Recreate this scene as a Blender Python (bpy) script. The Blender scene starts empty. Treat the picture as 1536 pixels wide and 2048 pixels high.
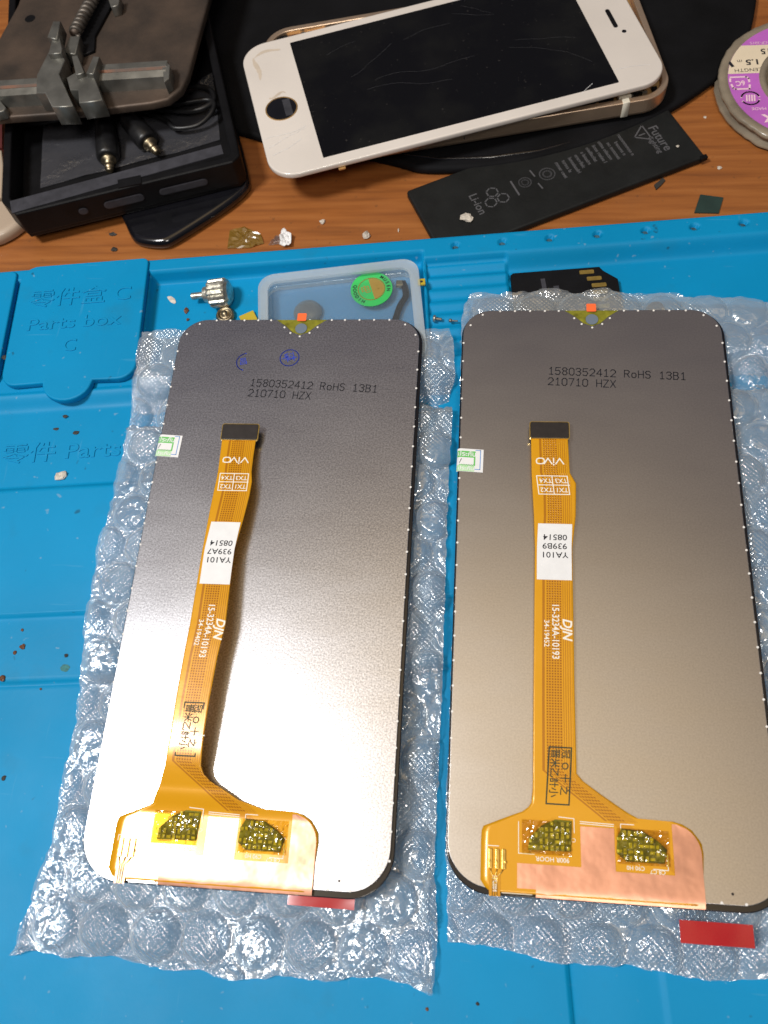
import bpy, math, random
import numpy as np
from mathutils import Vector, Matrix, noise
random.seed(7)
S = 0.001                       # everything below is written in millimetres
sc = bpy.context.scene
col = sc.collection
PI = math.pi

# ------------------------------------------------------------------ camera
F, PT, RO, HZ, YAW = 1657.8, 1.1504, -0.2273, 206.47, math.radians(15.6)
c_, s_ = math.cos(PT), math.sin(PT)
fw = np.array([0, c_, -s_]); up = np.array([0, s_, c_]); rt = np.array([1., 0, 0])
cr, sr = math.cos(RO), math.sin(RO)
rt, up = cr*rt+sr*up, -sr*rt+cr*up
Rz = np.array([[math.cos(YAW), -math.sin(YAW), 0], [math.sin(YAW), math.cos(YAW), 0], [0, 0, 1]])
rt, up, fw = Rz@rt, Rz@up, Rz@fw
cam = bpy.data.cameras.new('camera'); co = bpy.data.objects.new('camera', cam); col.objects.link(co)
co.matrix_world = Matrix(((rt[0], up[0], -fw[0], 0), (rt[1], up[1], -fw[1], 0), (rt[2], up[2], -fw[2], HZ*S), (0, 0, 0, 1)))
cam.sensor_fit = 'VERTICAL'; cam.sensor_height = 24; cam.lens = 24*F/2048
cam.clip_start = 0.01; cam.clip_end = 20
cam.dof.use_dof = True; cam.dof.focus_distance = 0.225; cam.dof.aperture_fstop = 17
sc.camera = co

# ------------------------------------------------------------------ world: a dim room, brighter and warmer overhead
w = bpy.data.worlds.new('World'); sc.world = w; w.use_nodes = True
nt = w.node_tree; bg = nt.nodes['Background']
tc = nt.nodes.new('ShaderNodeTexCoord'); sx = nt.nodes.new('ShaderNodeSeparateXYZ'); rp = nt.nodes.new('ShaderNodeValToRGB')
nt.links.new(tc.outputs['Generated'], sx.inputs[0]); nt.links.new(sx.outputs['Z'], rp.inputs[0]); nt.links.new(rp.outputs[0], bg.inputs[0])
e = rp.color_ramp.elements
e[0].position = 0.0; e[0].color = (.05, .048, .052, 1)
e[1].position = 1.0; e[1].color = (.62, .50, .36, 1)
for p_, c4 in ((.55, (.060, .058, .068, 1)), (.80, (.105, .098, .122, 1)), (.90, (.20, .165, .145, 1)), (.945, (.62, .48, .32, 1)), (.98, (1.4, 1.02, .56, 1))):
    q = rp.color_ramp.elements.new(p_); q.color = c4
bg.inputs[1].default_value = 1.0

# ------------------------------------------------------------------ workshop desk lamp and an added fill lamp
def area(name, loc, target, size, power, colr):
    l = bpy.data.lights.new(name, 'AREA'); l.shape = 'DISK'; l.size = size*S; l.energy = power; l.color = colr
    o = bpy.data.objects.new(name, l); col.objects.link(o); o.location = Vector(loc)*S
    o.rotation_euler = (Vector(target)-Vector(loc)).to_track_quat('-Z', 'Y').to_euler()
    return o
area('desk_lamp', (-345, -5, 690), (-40, 70, 0), 150, 4.9, (1, .99, .975))
area('fill_lamp', (300, -1100, 1700), (0, 200, 0), 500, 12, (1, .94, .86))  # unseen fill added behind the camera, clear of the panels' mirror directions
sc.view_settings.view_transform = 'Standard'; sc.view_settings.look = 'None'
sc.view_settings.exposure = 0; sc.view_settings.gamma = 1
sc.cycles.transparent_max_bounces = 16
sc.cycles.max_bounces = 8

def at(px, py, z=0.):
    """point at height z (mm) seen at pixel px,py of the 1536x2048 photograph"""
    d = fw+rt*(px-768)/F-up*(py-1024)/F
    t = (z-HZ)/d[2]
    return np.array([d[0]*t, d[1]*t, z])
MA = math.radians(4.7)
def uv2xy(u, v): return (u*math.cos(MA)-v*math.sin(MA), u*math.sin(MA)+v*math.cos(MA))

# ------------------------------------------------------------------ materials
def new_mat(name):
    m = bpy.data.materials.new(name); m.use_nodes = True
    return m, m.node_tree, m.node_tree.nodes['Principled BSDF']
def mat(name, color, rough=.5, metal=0., coat=0., spec=.5, var=0., vscale=200., bump=0., bscale=800., bdist=.0002, trans=0., alpha=1., detail=4, vcol=None):
    """procedural principled material: noise in colour and in bump"""
    m, t, b = new_mat(name)
    b.inputs['Roughness'].default_value = rough; b.inputs['Metallic'].default_value = metal
    b.inputs['Coat Weight'].default_value = coat; b.inputs['Coat Roughness'].default_value = .08
    b.inputs['Specular IOR Level'].default_value = spec
    b.inputs['Transmission Weight'].default_value = trans; b.inputs['Alpha'].default_value = alpha
    b.inputs['Base Color'].default_value = (*color, 1)
    co_ = t.nodes.new('ShaderNodeTexCoord')
    if var > 0:
        n = t.nodes.new('ShaderNodeTexNoise'); n.inputs['Scale'].default_value = vscale; n.inputs['Detail'].default_value = detail
        t.links.new(co_.outputs['Object'], n.inputs['Vector'])
        r = t.nodes.new('ShaderNodeValToRGB'); t.links.new(n.outputs['Fac'], r.inputs[0])
        r.color_ramp.elements[0].position = .3; r.color_ramp.elements[1].position = .7
        d = vcol if vcol else tuple(x*(1-var) for x in color)
        l = tuple(min(1, x*(1+var*.6)) for x in color)
        r.color_ramp.elements[0].color = (*d, 1); r.color_ramp.elements[1].color = (*l, 1)
        t.links.new(r.outputs[0], b.inputs['Base Color'])
    if bump > 0:
        n2 = t.nodes.new('ShaderNodeTexNoise'); n2.inputs['Scale'].default_value = bscale; n2.inputs['Detail'].default_value = 3
        t.links.new(co_.outputs['Object'], n2.inputs['Vector'])
        bp = t.nodes.new('ShaderNodeBump'); bp.inputs['Strength'].default_value = bump; bp.inputs['Distance'].default_value = bdist
        t.links.new(n2.outputs['Fac'], bp.inputs['Height']); t.links.new(bp.outputs[0], b.inputs['Normal'])
    return m
def math_(t, op, a, b=None, c=None):
    n = t.nodes.new('ShaderNodeMath'); n.operation = op
    for i, x in enumerate((a, b, c)):
        if x is None: continue
        if isinstance(x, (int, float)): n.inputs[i].default_value = x
        else: t.links.new(x, n.inputs[i])
    return n.outputs[0]
def mix_(t, fac, a, b):
    n = t.nodes.new('ShaderNodeMix'); n.data_type = 'RGBA'
    for i, x in ((0, fac), (6, a), (7, b)):
        if isinstance(x, (int, float)): n.inputs[i].default_value = x
        elif isinstance(x, tuple): n.inputs[i].default_value = (*x, 1)
        else: t.links.new(x, n.inputs[i])
    return n.outputs[2]
def tex(t, scale, detail=3, mapscale=None, rotz=0, kind='ShaderNodeTexNoise'):
    co_ = t.nodes.new('ShaderNodeTexCoord'); n = t.nodes.new(kind); n.inputs['Scale'].default_value = scale
    if 'Detail' in n.inputs: n.inputs['Detail'].default_value = detail
    mp = t.nodes.new('ShaderNodeMapping'); t.links.new(co_.outputs['Object'], mp.inputs[0]); t.links.new(mp.outputs[0], n.inputs['Vector'])
    if mapscale: mp.inputs['Scale'].default_value = mapscale
    mp.inputs['Rotation'].default_value = (0, 0, rotz)
    return n.outputs[0]
def ramp(t, fac, stops):
    r = t.nodes.new('ShaderNodeValToRGB'); t.links.new(fac, r.inputs[0])
    el = r.color_ramp.elements
    el[0].position, el[0].color = stops[0][0], (*stops[0][1], 1)
    el[1].position, el[1].color = stops[-1][0], (*stops[-1][1], 1)
    for p, c in stops[1:-1]:
        q = el.new(p); q.color = (*c, 1)
    return r.outputs[0]
def bump_(t, b, h, strength, dist, prev=None):
    bp = t.nodes.new('ShaderNodeBump'); bp.inputs['Strength'].default_value = strength; bp.inputs['Distance'].default_value = dist
    t.links.new(h, bp.inputs['Height'])
    if prev is not None: t.links.new(prev, bp.inputs['Normal'])
    t.links.new(bp.outputs[0], b.inputs['Normal']); return bp.outputs[0]

def wood_mat():
    m, t, b = new_mat('orange brown laminate wood')
    g = tex(t, 9, 6, (3.0, 46, 8), math.radians(-4))
    g2 = tex(t, 14, 3, (1.6, 9, 4), math.radians(-6))
    c = ramp(t, g, [(.25, (.19, .066, .018)), (.42, (.28, .097, .023)), (.55, (.34, .122, .029)), (.72, (.39, .150, .040))])
    c = mix_(t, math_(t, 'MULTIPLY', g2, .40), c, (.25, .07, .015))
    sp = ramp(t, tex(t, 420, 2), [(.68, (0, 0, 0)), (.76, (1, 1, 1))])
    c = mix_(t, math_(t, 'MULTIPLY', sp, .35), c, (.05, .03, .02))
    scr = ramp(t, tex(t, 40, 2, (1, 12, 1), .5), [(.69, (0, 0, 0)), (.76, (1, 1, 1))]); st = ramp(t, tex(t, 24, 5), [(.58, (0, 0, 0)), (.80, (1, 1, 1))])
    c = mix_(t, math_(t, 'MULTIPLY', scr, .30), c, (.14, .05, .02)); c = mix_(t, math_(t, 'MULTIPLY', st, .35), c, (.16, .075, .035))
    t.links.new(c, b.inputs['Base Color']); t.links.new(math_(t, 'MULTIPLY_ADD', tex(t, 30, 4), .4, .24), b.inputs['Roughness'])
    bump_(t, b, g, .25, .0002); return m
def silicone():
    m, t, b = new_mat('blue silicone')
    n = tex(t, 22, 4); n2 = tex(t, 900, 2); n3 = tex(t, 90, 6)
    c = ramp(t, n, [(.3, (.0, .215, .44)), (.7, (.0, .255, .52))])
    dirt = ramp(t, n3, [(.60, (0, 0, 0)), (.78, (1, 1, 1))])
    c = mix_(t, math_(t, 'MULTIPLY', dirt, .22), c, (.02, .13, .20))
    lint = ramp(t, tex(t, 480, 1), [(.74, (0, 0, 0)), (.80, (1, 1, 1))])
    c = mix_(t, math_(t, 'MULTIPLY', lint, .30), c, (.35, .42, .45))
    spk = ramp(t, tex(t, 260, 2), [(.23, (1, 1, 1)), (.28, (0, 0, 0))])
    c = mix_(t, math_(t, 'MULTIPLY', spk, .6), c, (.01, .05, .08))
    scr = ramp(t, tex(t, 60, 2, (1, 14, 1), .6), [(.70, (0, 0, 0)), (.76, (1, 1, 1))]); scr2 = ramp(t, tex(t, 50, 2, (12, 1, 1), .3), [(.71, (0, 0, 0)), (.77, (1, 1, 1))])
    c = mix_(t, math_(t, 'MULTIPLY', math_(t, 'ADD', scr, scr2), .13), c, (.12, .36, .55))
    t.links.new(c, b.inputs['Base Color']); b.inputs['Specular IOR Level'].default_value = .2
    t.links.new(math_(t, 'MULTIPLY_ADD', tex(t, 35, 5), .35, .36), b.inputs['Roughness'])
    h = bump_(t, b, n2, .22, .0001); bump_(t, b, n3, .25, .0003, h); return m
def metal_back(name, rough, grain, tint):
    m, t, b = new_mat(name)
    n = tex(t, 2300, 1); n2 = tex(t, 1900, 2); n3 = tex(t, 14, 3)
    c = ramp(t, n, [(.3, tuple(x*(1-grain*.6) for x in tint)), (.7, tuple(min(1, x*(1+grain*.35)) for x in tint))])
    t.links.new(c, b.inputs['Base Color']); b.inputs['Metallic'].default_value = 1
    n4 = tex(t, 55, 5, (1, 3, 1), .5)
    t.links.new(math_(t, 'ADD', math_(t, 'MULTIPLY_ADD', n3, .12, rough-.085), math_(t, 'MULTIPLY', n4, .05)), b.inputs['Roughness'])
    h = bump_(t, b, n2, grain*.42, .00005); return m
def flex_mat():
    """amber polyimide ribbon with copper traces and dot hatching; uv in mm from the ribbon's centre line"""
    m, t, b = new_mat('amber flex circuit')
    uvn = t.nodes.new('ShaderNodeTexCoord'); sp = t.nodes.new('ShaderNodeSeparateXYZ'); t.links.new(uvn.outputs['UV'], sp.inputs[0])
    u, v = sp.outputs[0], sp.outputs[1]
    low = math_(t, 'MAXIMUM', math_(t, 'SUBTRACT', -50.5, v), 0)
    s = math_(t, 'SUBTRACT', u, math_(t, 'MULTIPLY', low, 1.35))
    def band(x, a, bb): return math_(t, 'MULTIPLY', math_(t, 'GREATER_THAN', x, a), math_(t, 'LESS_THAN', x, bb))
    k = 2*PI/.95
    d1 = math_(t, 'SINE', math_(t, 'MULTIPLY', math_(t, 'ADD', s, v), k*.75)); d2 = math_(t, 'SINE', math_(t, 'MULTIPLY', math_(t, 'SUBTRACT', s, v), k*.75))
    dots = math_(t, 'GREATER_THAN', math_(t, 'MULTIPLY', d1, d2), .35)
    body = math_(t, 'GREATER_THAN', v, -60.5)
    hatch = math_(t, 'MULTIPLY', math_(t, 'MULTIPLY', dots, band(s, -1.7, 1.8)), body)
    blk = band(s, -1.8, 1.9)
    lines = math_(t, 'MULTIPLY', math_(t, 'GREATER_THAN', math_(t, 'SINE', math_(t, 'MULTIPLY', s, 2*PI/.52)), .2), band(s, 2.1, 4.3))
    lines = math_(t, 'MULTIPLY', lines, body)
    l2 = math_(t, 'MULTIPLY', band(s, -2.75, -2.15), body)
    c = mix_(t, blk, (.70, .33, .006), (.61, .265, .004))
    c = mix_(t, math_(t, 'MULTIPLY', lines, .75), c, (.42, .15, .005))
    c = mix_(t, math_(t, 'MULTIPLY', l2, .75), c, (.35, .11, .005))
    c = mix_(t, math_(t, 'MULTIPLY', hatch, .85), c, (.22, .055, .003))
    t.links.new(c, b.inputs['Base Color']); b.inputs['Roughness'].default_value = .32; b.inputs['Coat Weight'].default_value = .25
    b.inputs['Coat Roughness'].default_value = .12
    b.inputs['Metallic'].default_value = .1
    h = math_(t, 'ADD', math_(t, 'ADD', lines, hatch), math_(t, 'MULTIPLY', tex(t, 260, 3), 1.6))
    bump_(t, b, h, .35, .00008); return m
def film_mat(name, tint=(.86, .90, .93), milky=.20, gloss=.10, rough=.12, emboss=True, edge=.55, bd=.0009, dcol=(.84, .90, .93)):
    """thin clear plastic film: see-through, milky, with sharp glints on its creases"""
    m, t, b = new_mat(name); out = t.nodes['Material Output']; t.nodes.remove(b)
    tr = t.nodes.new('ShaderNodeBsdfTransparent'); tr.inputs[0].default_value = (*tint, 1)
    df = t.nodes.new('ShaderNodeBsdfDiffuse'); df.inputs[0].default_value = (*dcol, 1)
    tl = t.nodes.new('ShaderNodeBsdfTranslucent'); tl.inputs[0].default_value = (.8, .83, .84, 1)
    gl = t.nodes.new('ShaderNodeBsdfGlossy'); gl.inputs['Roughness'].default_value = rough; gl.inputs[0].default_value = (1, 1, 1, 1)
    h = math_(t, 'MULTIPLY', tex(t, 420, 4), 1.0)
    ck = tex(t, 160, 2, kind='ShaderNodeTexVoronoi')
    h = math_(t, 'ADD', h, math_(t, 'MULTIPLY', ck, 1.2))
    if emboss:
        co_ = t.nodes.new('ShaderNodeTexCoord'); sp = t.nodes.new('ShaderNodeSeparateXYZ'); t.links.new(co_.outputs['Object'], sp.inputs[0])
        k = 2*PI/.0013
        g = math_(t, 'MULTIPLY', math_(t, 'SINE', math_(t, 'MULTIPLY', sp.outputs[0], k)), math_(t, 'SINE', math_(t, 'MULTIPLY', sp.outputs[1], k)))
        patch = ramp(t, tex(t, 55, 1), [(.44, (0, 0, 0)), (.56, (1, 1, 1))])
        h = math_(t, 'ADD', h, math_(t, 'MULTIPLY', math_(t, 'MULTIPLY', g, patch), .38))
    bp = t.nodes.new('ShaderNodeBump'); bp.inputs['Strength'].default_value = .9; bp.inputs['Distance'].default_value = bd
    t.links.new(h, bp.inputs['Height'])
    for n in (gl,): t.links.new(bp.outputs[0], n.inputs['Normal'])
    lw = t.nodes.new('ShaderNodeLayerWeight'); lw.inputs[0].default_value = .35
    ad = t.nodes.new('ShaderNodeMixShader'); ad.inputs[0].default_value = .45; t.links.new(df.outputs[0], ad.inputs[1]); t.links.new(tl.outputs[0], ad.inputs[2])
    m1 = t.nodes.new('ShaderNodeMixShader'); t.links.new(tr.outputs[0], m1.inputs[1]); t.links.new(ad.outputs[0], m1.inputs[2])
    t.links.new(math_(t, 'MINIMUM', math_(t, 'MULTIPLY_ADD', lw.outputs['Facing'], edge, milky), .85), m1.inputs[0])
    m2 = t.nodes.new('ShaderNodeMixShader'); t.links.new(m1.outputs[0], m2.inputs[1]); t.links.new(gl.outputs[0], m2.inputs[2])
    lw2 = t.nodes.new('ShaderNodeLayerWeight'); lw2.inputs[0].default_value = .25; t.links.new(bp.outputs[0], lw2.inputs['Normal'])
    t.links.new(math_(t, 'MINIMUM', math_(t, 'MULTIPLY_ADD', lw2.outputs['Fresnel'], .7, gloss), .6), m2.inputs[0])
    t.links.new(m2.outputs[0], out.inputs[0]); return m

M = dict(
    wood=wood_mat(), blue=silicone(),
    back1=metal_back('grainy steel backplate', .28, .50, (.64, .65, .70)),
    back2=metal_back('smooth steel backplate', .30, .14, (.59, .575, .57)),
    flex=flex_mat(),
    wrap=film_mat('bubble film', tint=(.93, .96, .97), milky=.15, gloss=.12, rough=.13, edge=.5, bd=.0004, dcol=(.90, .95, .97)),
    clear=film_mat('clear film', tint=(.93, .95, .95), milky=.02, gloss=.03, rough=.1, emboss=False, edge=.2, bd=.0001),
    ambfilm=film_mat('amber tape', tint=(.85, .78, .25), milky=.01, gloss=.05, rough=.08, emboss=False, edge=.05, bd=.0003),
    greybag=film_mat('grey plastic bag film', tint=(.75, .76, .8), milky=.08, gloss=.05, rough=.3, emboss=False, bd=.0005, dcol=(.3, .3, .34)),
    frost=film_mat('frosted box plastic', tint=(.90, .95, .98), milky=.30, gloss=.04, rough=.35, emboss=False, edge=.5, bd=.0001),
    frostfloor=film_mat('frosted box floor', tint=(.94, .97, .99), milky=.05, gloss=.03, rough=.3, emboss=False, edge=.3, bd=.0001),
    glassblk=mat('black glass edge', (.006, .006, .008), .18, coat=.5),
    blk=mat('black plastic', (.005, .005, .006), .5, spec=.2, var=.4, vscale=150, bump=.25, bscale=1500),
    blkmat=mat('black matte rubber', (.005, .005, .006), .8, spec=.15, var=.5, vscale=60, bump=.5, bscale=900),
    blkgl=mat('black glossy plastic', (.006, .006, .008), .16, coat=.45, var=.3, vscale=100),
    greyrim=mat('dark grey scuffed plastic', (.045, .045, .054), .6, spec=.25, var=.3, vscale=250, bump=.2),
    copper=mat('pink copper foil', (.82, .42, .28), .40, metal=.75, var=.14, vscale=90, bump=.5, bscale=110, bdist=.0008, detail=8),
    label=mat('white paper label', (.80, .80, .80), .55, var=.04, vscale=400),
    ink=mat('black ink', (.012, .012, .018), .6), inkblue=mat('blue stamp ink', (.02, .05, .42), .6),
    stampink=mat('dark green stamp ink', (.02, .035, .012), .6),
    silk=mat('white silkscreen', (.85, .82, .72), .5), dot=mat('white foam dot', (.82, .80, .76), .6),
    conn=mat('dark connector plate', (.055, .048, .045), .38, metal=.6, var=.15, vscale=500),
    pcb=mat('olive circuit board', (.22, .21, .02), .6, spec=.2, var=.45, vscale=500, bump=.4, bscale=600),
    comp=mat('tiny amber components', (.62, .54, .06), .55, spec=.25, var=.6, vscale=900),
    gold=mat('gold contacts', (.70, .48, .12), .28, metal=.8, var=.25, vscale=500),
    red=mat('red film', (.40, .002, .010), .30, coat=.3, var=.08, vscale=90),
    orange=mat('orange tab', (.95, .16, .04), .5),
    lens=mat('pale blue camera window', (.16, .20, .25), .2, coat=.7),
    white=mat('ivory phone glass', (.72, .66, .60), .22, coat=.5, var=.06, vscale=40),
    stain=mat('brown glue stain', (.60, .51, .41), .35, var=.15, vscale=120),
    screen=None,
    goldbody=mat('champagne aluminium', (.70, .52, .37), .36, metal=.8, var=.12, vscale=60),
    goldin=mat('bright gold chassis', (.75, .48, .20), .40, metal=.75, var=.3, vscale=160),
    cream=mat('cream plastic', (.75, .70, .58), .4),
    steel=mat('worn grey steel', (.25, .245, .22), .42, metal=.75, var=.35, vscale=140, bump=.3, bscale=400),
    plate=mat('oxidised brown steel plate', (.088, .062, .046), .55, metal=.45, var=.45, vscale=70, bump=.5, bscale=700, vcol=(.045, .036, .030), detail=8),
    rust=mat('rusty seam', (.16, .075, .045), .7, metal=.2, var=.8, vscale=180, vcol=(.10, .09, .08)),
    dksteel=mat('dark oily steel', (.16, .14, .12), .5, metal=.7, var=.5, vscale=200, bump=.4),
    rubber=mat('cable rubber', (.010, .010, .011), .38, var=.3, vscale=500, bump=.2),
    batt=mat('matte black battery wrap', (.011, .012, .012), .55, spec=.25, var=.3, vscale=120, bump=.5, bscale=500),
    battink=mat('faint grey print', (.085, .085, .092), .6),
    purple=mat('purple label', (.52, .14, .56), .42, var=.10, vscale=120), paper=mat('cream paper', (.80, .68, .50), .5, var=.05, vscale=100),
    pink=mat('pale pink print', (.90, .62, .72), .5),
    spool=mat('yellowed clear plastic', (.40, .33, .24), .3, coat=.4, var=.25, vscale=120, bump=.3, bscale=250, trans=.35),
    holo=mat('green hologram sticker', (.05, .62, .12), .30, metal=.3, var=.25, vscale=90, vcol=(.10, .50, .20)),
    brown=mat('brown print', (.33, .22, .05), .5), dkgreen=mat('dark green card', (.018, .04, .034), .5, var=.2),
    nickel=mat('nickel plated steel', (.60, .58, .50), .36, metal=.85, var=.5, vscale=700, bump=.6, bscale=900),
    brass=mat('pale brass', (.36, .30, .20), .4, metal=1, var=.25, vscale=500),
    yellow=mat('yellow plastic', (.50, .37, .03), .4), green=mat('green print', (.14, .52, .12), .5), lgreen=mat('pale green print', (.45, .74, .40), .5),
    lblue=mat('thin blue print', (.10, .28, .62), .5), maroon=mat('maroon print', (.22, .02, .06), .5),
    greydome=mat('grey clear dome', (.20, .22, .24), .15, coat=.8, trans=.3),
    capwhite=mat('cloudy beige plastic', (.46, .36, .27), .4, trans=.1, coat=.2), redbrown=mat('dark red card', (.09, .012, .010), .6),
    crumb=mat('pale crumb', (.62, .56, .48), .6, var=.3, vscale=900), dark=mat('dark crumb', (.03, .028, .025), .7), dkbrown=mat('burnt flux crumb', (.12, .045, .015), .5),
    stgreen=mat('green flux stain', (.008, .15, .16), .6, var=.4, vscale=1500), resin=mat('amber resin flake', (.22, .12, .015), .25, coat=.6, trans=.2),
    holedark=mat('dark hole bottom', (.03, .09, .12), .8, var=.5, vscale=900),
    metaltape=mat('silver tape', (.75, .74, .70), .3, metal=.9),
)
def screen_mat():
    m, t, b = new_mat('dusty cracked black screen')
    n = tex(t, 55, 8); n2 = tex(t, 700, 2)
    dust = ramp(t, n, [(.45, (.004, .004, .005)), (.80, (.011, .011, .010))])
    sp = ramp(t, n2, [(.70, (0, 0, 0)), (.78, (1, 1, 1))])
    c = mix_(t, math_(t, 'MULTIPLY', sp, .3), dust, (.10, .09, .08))
    t.links.new(c, b.inputs['Base Color']); b.inputs['Roughness'].default_value = .2; b.inputs['Specular IOR Level'].default_value = .3
    return m
M['screen'] = screen_mat()

# ------------------------------------------------------------------ mesh helpers
def empty(name, loc=(0, 0, 0), rz=0., label=None, cat=None, group=None):
    o = bpy.data.objects.new(name, None); col.objects.link(o); o.empty_display_size = .01
    o.location = Vector(loc)*S; o.rotation_euler = (0, 0, rz)
    tag(o, label, cat, group); return o
def tag(o, label=None, cat=None, group=None, kind=None):
    if label: o['label'] = label
    if cat: o['category'] = cat
    if group: o['group'] = group
    if kind: o['kind'] = kind
    return o
class MB:
    """collects geometry (mm) and links it as ONE mesh object"""
    def __init__(s): s.v = []; s.f = []; s.uv = None; s.sm = []
    def add(s, V, Fc, smooth=False):
        n = len(s.v); s.v += [tuple(map(float, p)) for p in V]; s.f += [tuple(i+n for i in q) for q in Fc]; s.sm += [smooth]*len(Fc); return s
    def box(s, x0, x1, y0, y1, z0, z1, rz=0., c=None, b=0.):
        V = [(x, y, z) for z in (z0, z1) for x, y in ((x0, y0), (x1, y0), (x1, y1), (x0, y1))]
        if rz:
            cx, cy = c if c else ((x0+x1)/2, (y0+y1)/2); a, d = math.cos(rz), math.sin(rz)
            V = [(cx+(x-cx)*a-(y-cy)*d, cy+(x-cx)*d+(y-cy)*a, z) for x, y, z in V]
        return s.add(V, [(3, 2, 1, 0), (4, 5, 6, 7), (0, 1, 5, 4), (1, 2, 6, 5), (2, 3, 7, 6), (3, 0, 4, 7)])
    def slab(s, out, z0, z1, r=0., seg=4, zf=None):
        """extruded outline (counter-clockwise) with rounded top and bottom edges of radius r"""
        P = np.array(out, float); n = len(P)
        e0 = P-np.roll(P, 1, 0); e1 = np.roll(P, -1, 0)-P
        def nn(e): q = np.stack([e[:, 1], -e[:, 0]], 1); return q/np.maximum(np.linalg.norm(q, axis=1), 1e-9)[:, None]
        N = nn(e0)+nn(e1); N /= np.maximum(np.linalg.norm(N, axis=1), 1e-9)[:, None]
        rings = []
        if r > 0:
            for k in range(seg+1):
                a = PI/2*k/seg; rings.append((r*(1-math.sin(a)), z0+r*(1-math.cos(a))))
            for k in range(seg+1):
                a = PI/2*k/seg; rings.append((r*(1-math.cos(a)), z1-r*(1-math.sin(a))))
        else: rings = [(0, z0), (0, z1)]
        V = []
        for ins, z in rings:
            Q = P-N*ins
            V += [(x, y, z) for x, y in Q]
        Fc = [tuple(range(n-1, -1, -1)), tuple((len(rings)-1)*n+i for i in range(n))]
        for k in range(len(rings)-1):
            for i in range(n):
                j = (i+1) % n; Fc.append((k*n+i, k*n+j, (k+1)*n+j, (k+1)*n+i))
        m = len(s.f); s.add(V, Fc)
        for i in range(m+2, len(s.f)): s.sm[i] = (r > 0)
        return s
    def ring(s, out, inn, z0, z1):
        n = len(out); V = [(x, y, z) for z in (z0, z1) for P in (out, inn) for x, y in P]
        Fc = []
        for i in range(n):
            j = (i+1) % n
            Fc += [(2*n+i, 2*n+j, 3*n+j, 3*n+i), (i, j, 2*n+j, 2*n+i), (n+j, n+i, 3*n+i, 3*n+j), (j, i, n+i, n+j)]
        return s.add(V, Fc)
    def tube(s, path, r, n=10, cap=True):
        P = [Vector(p) for p in path]; V = []; Fc = []; m = len(P)
        prev = None
        for i, p in enumerate(P):
            t = (P[min(i+1, m-1)]-P[max(i-1, 0)]).normalized()
            a = prev if prev is not None else (Vector((0, 0, 1)) if abs(t.z) < .9 else Vector((1, 0, 0)))
            a = (a-t*a.dot(t)).normalized(); prev = a; b = t.cross(a)
            rr = r[i] if isinstance(r, (list, tuple)) else r
            V += [p+a*rr*math.cos(2*PI*k/n)+b*rr*math.sin(2*PI*k/n) for k in range(n)]
        for i in range(m-1):
            for k in range(n):
                l = (k+1) % n; Fc.append((i*n+k, i*n+l, (i+1)*n+l, (i+1)*n+k))
        if cap: Fc += [tuple(range(n-1, -1, -1)), tuple((m-1)*n+k for k in range(n))]
        return s.add(V, Fc, True)
    def lathe(s, prof, n=32, c=(0, 0, 0), axis=None, mod=None):
        ax = Vector(axis).normalized() if axis else Vector((0, 0, 1)); q = Vector((0, 0, 1)).rotation_difference(ax); V = []
        for i, (r, z) in enumerate(prof):
            for k in range(n):
                a = 2*PI*k/n; rr = r*(mod(i, k) if mod else 1)
                V.append(Vector(c)+q@Vector((rr*math.cos(a), rr*math.sin(a), z)))
        Fc = [(i*n+k, i*n+(k+1) % n, (i+1)*n+(k+1) % n, (i+1)*n+k) for i in range(len(prof)-1) for k in range(n)]
        Fc += [tuple(range(n-1, -1, -1)), tuple((len(prof)-1)*n+k for k in range(n))]
        return s.add(V, Fc, not mod)
    def build(s, name, m, parent=None, label=None, smooth=None, loc=None, rz=0., bevel=0.):
        me = bpy.data.meshes.new(name); me.from_pydata([(x*S, y*S, z*S) for x, y, z in s.v], [], s.f); me.update()
        me.polygons.foreach_set('use_smooth', [True]*len(s.f) if smooth else (s.sm if smooth is None else [False]*len(s.f)))
        if s.uv is not None:
            l = me.uv_layers.new(name='UVMap'); idx = [i for f in s.f for i in f]
            l.data.foreach_set('uv', [q for i in idx for q in s.uv[i]])
        if m: me.materials.append(M[m] if isinstance(m, str) else m)
        o = bpy.data.objects.new(name, me); col.objects.link(o)
        if parent: o.parent = parent
        if loc is not None: o.location = Vector(loc)*S
        if rz: o.rotation_euler = (0, 0, rz)
        if label: o['label'] = label
        if bevel:
            b = o.modifiers.new('bevel', 'BEVEL'); b.width = bevel*S; b.segments = 3; b.limit_method = 'ANGLE'
        return o
def rr(x0, x1, y0, y1, r, n=8):
    """rounded rectangle, counter-clockwise; r may be four radii (bl, br, tr, tl)"""
    R = r if isinstance(r, (list, tuple)) else (r,)*4; P = []
    for (cx, cy, a0, q) in ((x0, y0, PI, R[0]), (x1, y0, 1.5*PI, R[1]), (x1, y1, 0, R[2]), (x0, y1, PI/2, R[3])):
        sx_ = 1 if cx == x0 else -1; sy_ = 1 if cy == y0 else -1
        for k in range(n+1):
            a = a0+PI/2*k/n; P.append((cx+sx_*q+q*math.cos(a), cy+sy_*q+q*math.sin(a)))
    return P
def ccw(P):
    a = sum(P[i][0]*P[(i+1) % len(P)][1]-P[(i+1) % len(P)][0]*P[i][1] for i in range(len(P)))
    return P if a > 0 else P[::-1]
def smooth_poly(P, it=2):
    for _ in range(it):
        Q = []
        for i in range(len(P)):
            a, b = np.array(P[i]), np.array(P[(i+1) % len(P)]); Q += [tuple(a*.75+b*.25), tuple(a*.25+b*.75)]
        P = Q
    return P
_fonts = {}
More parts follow.
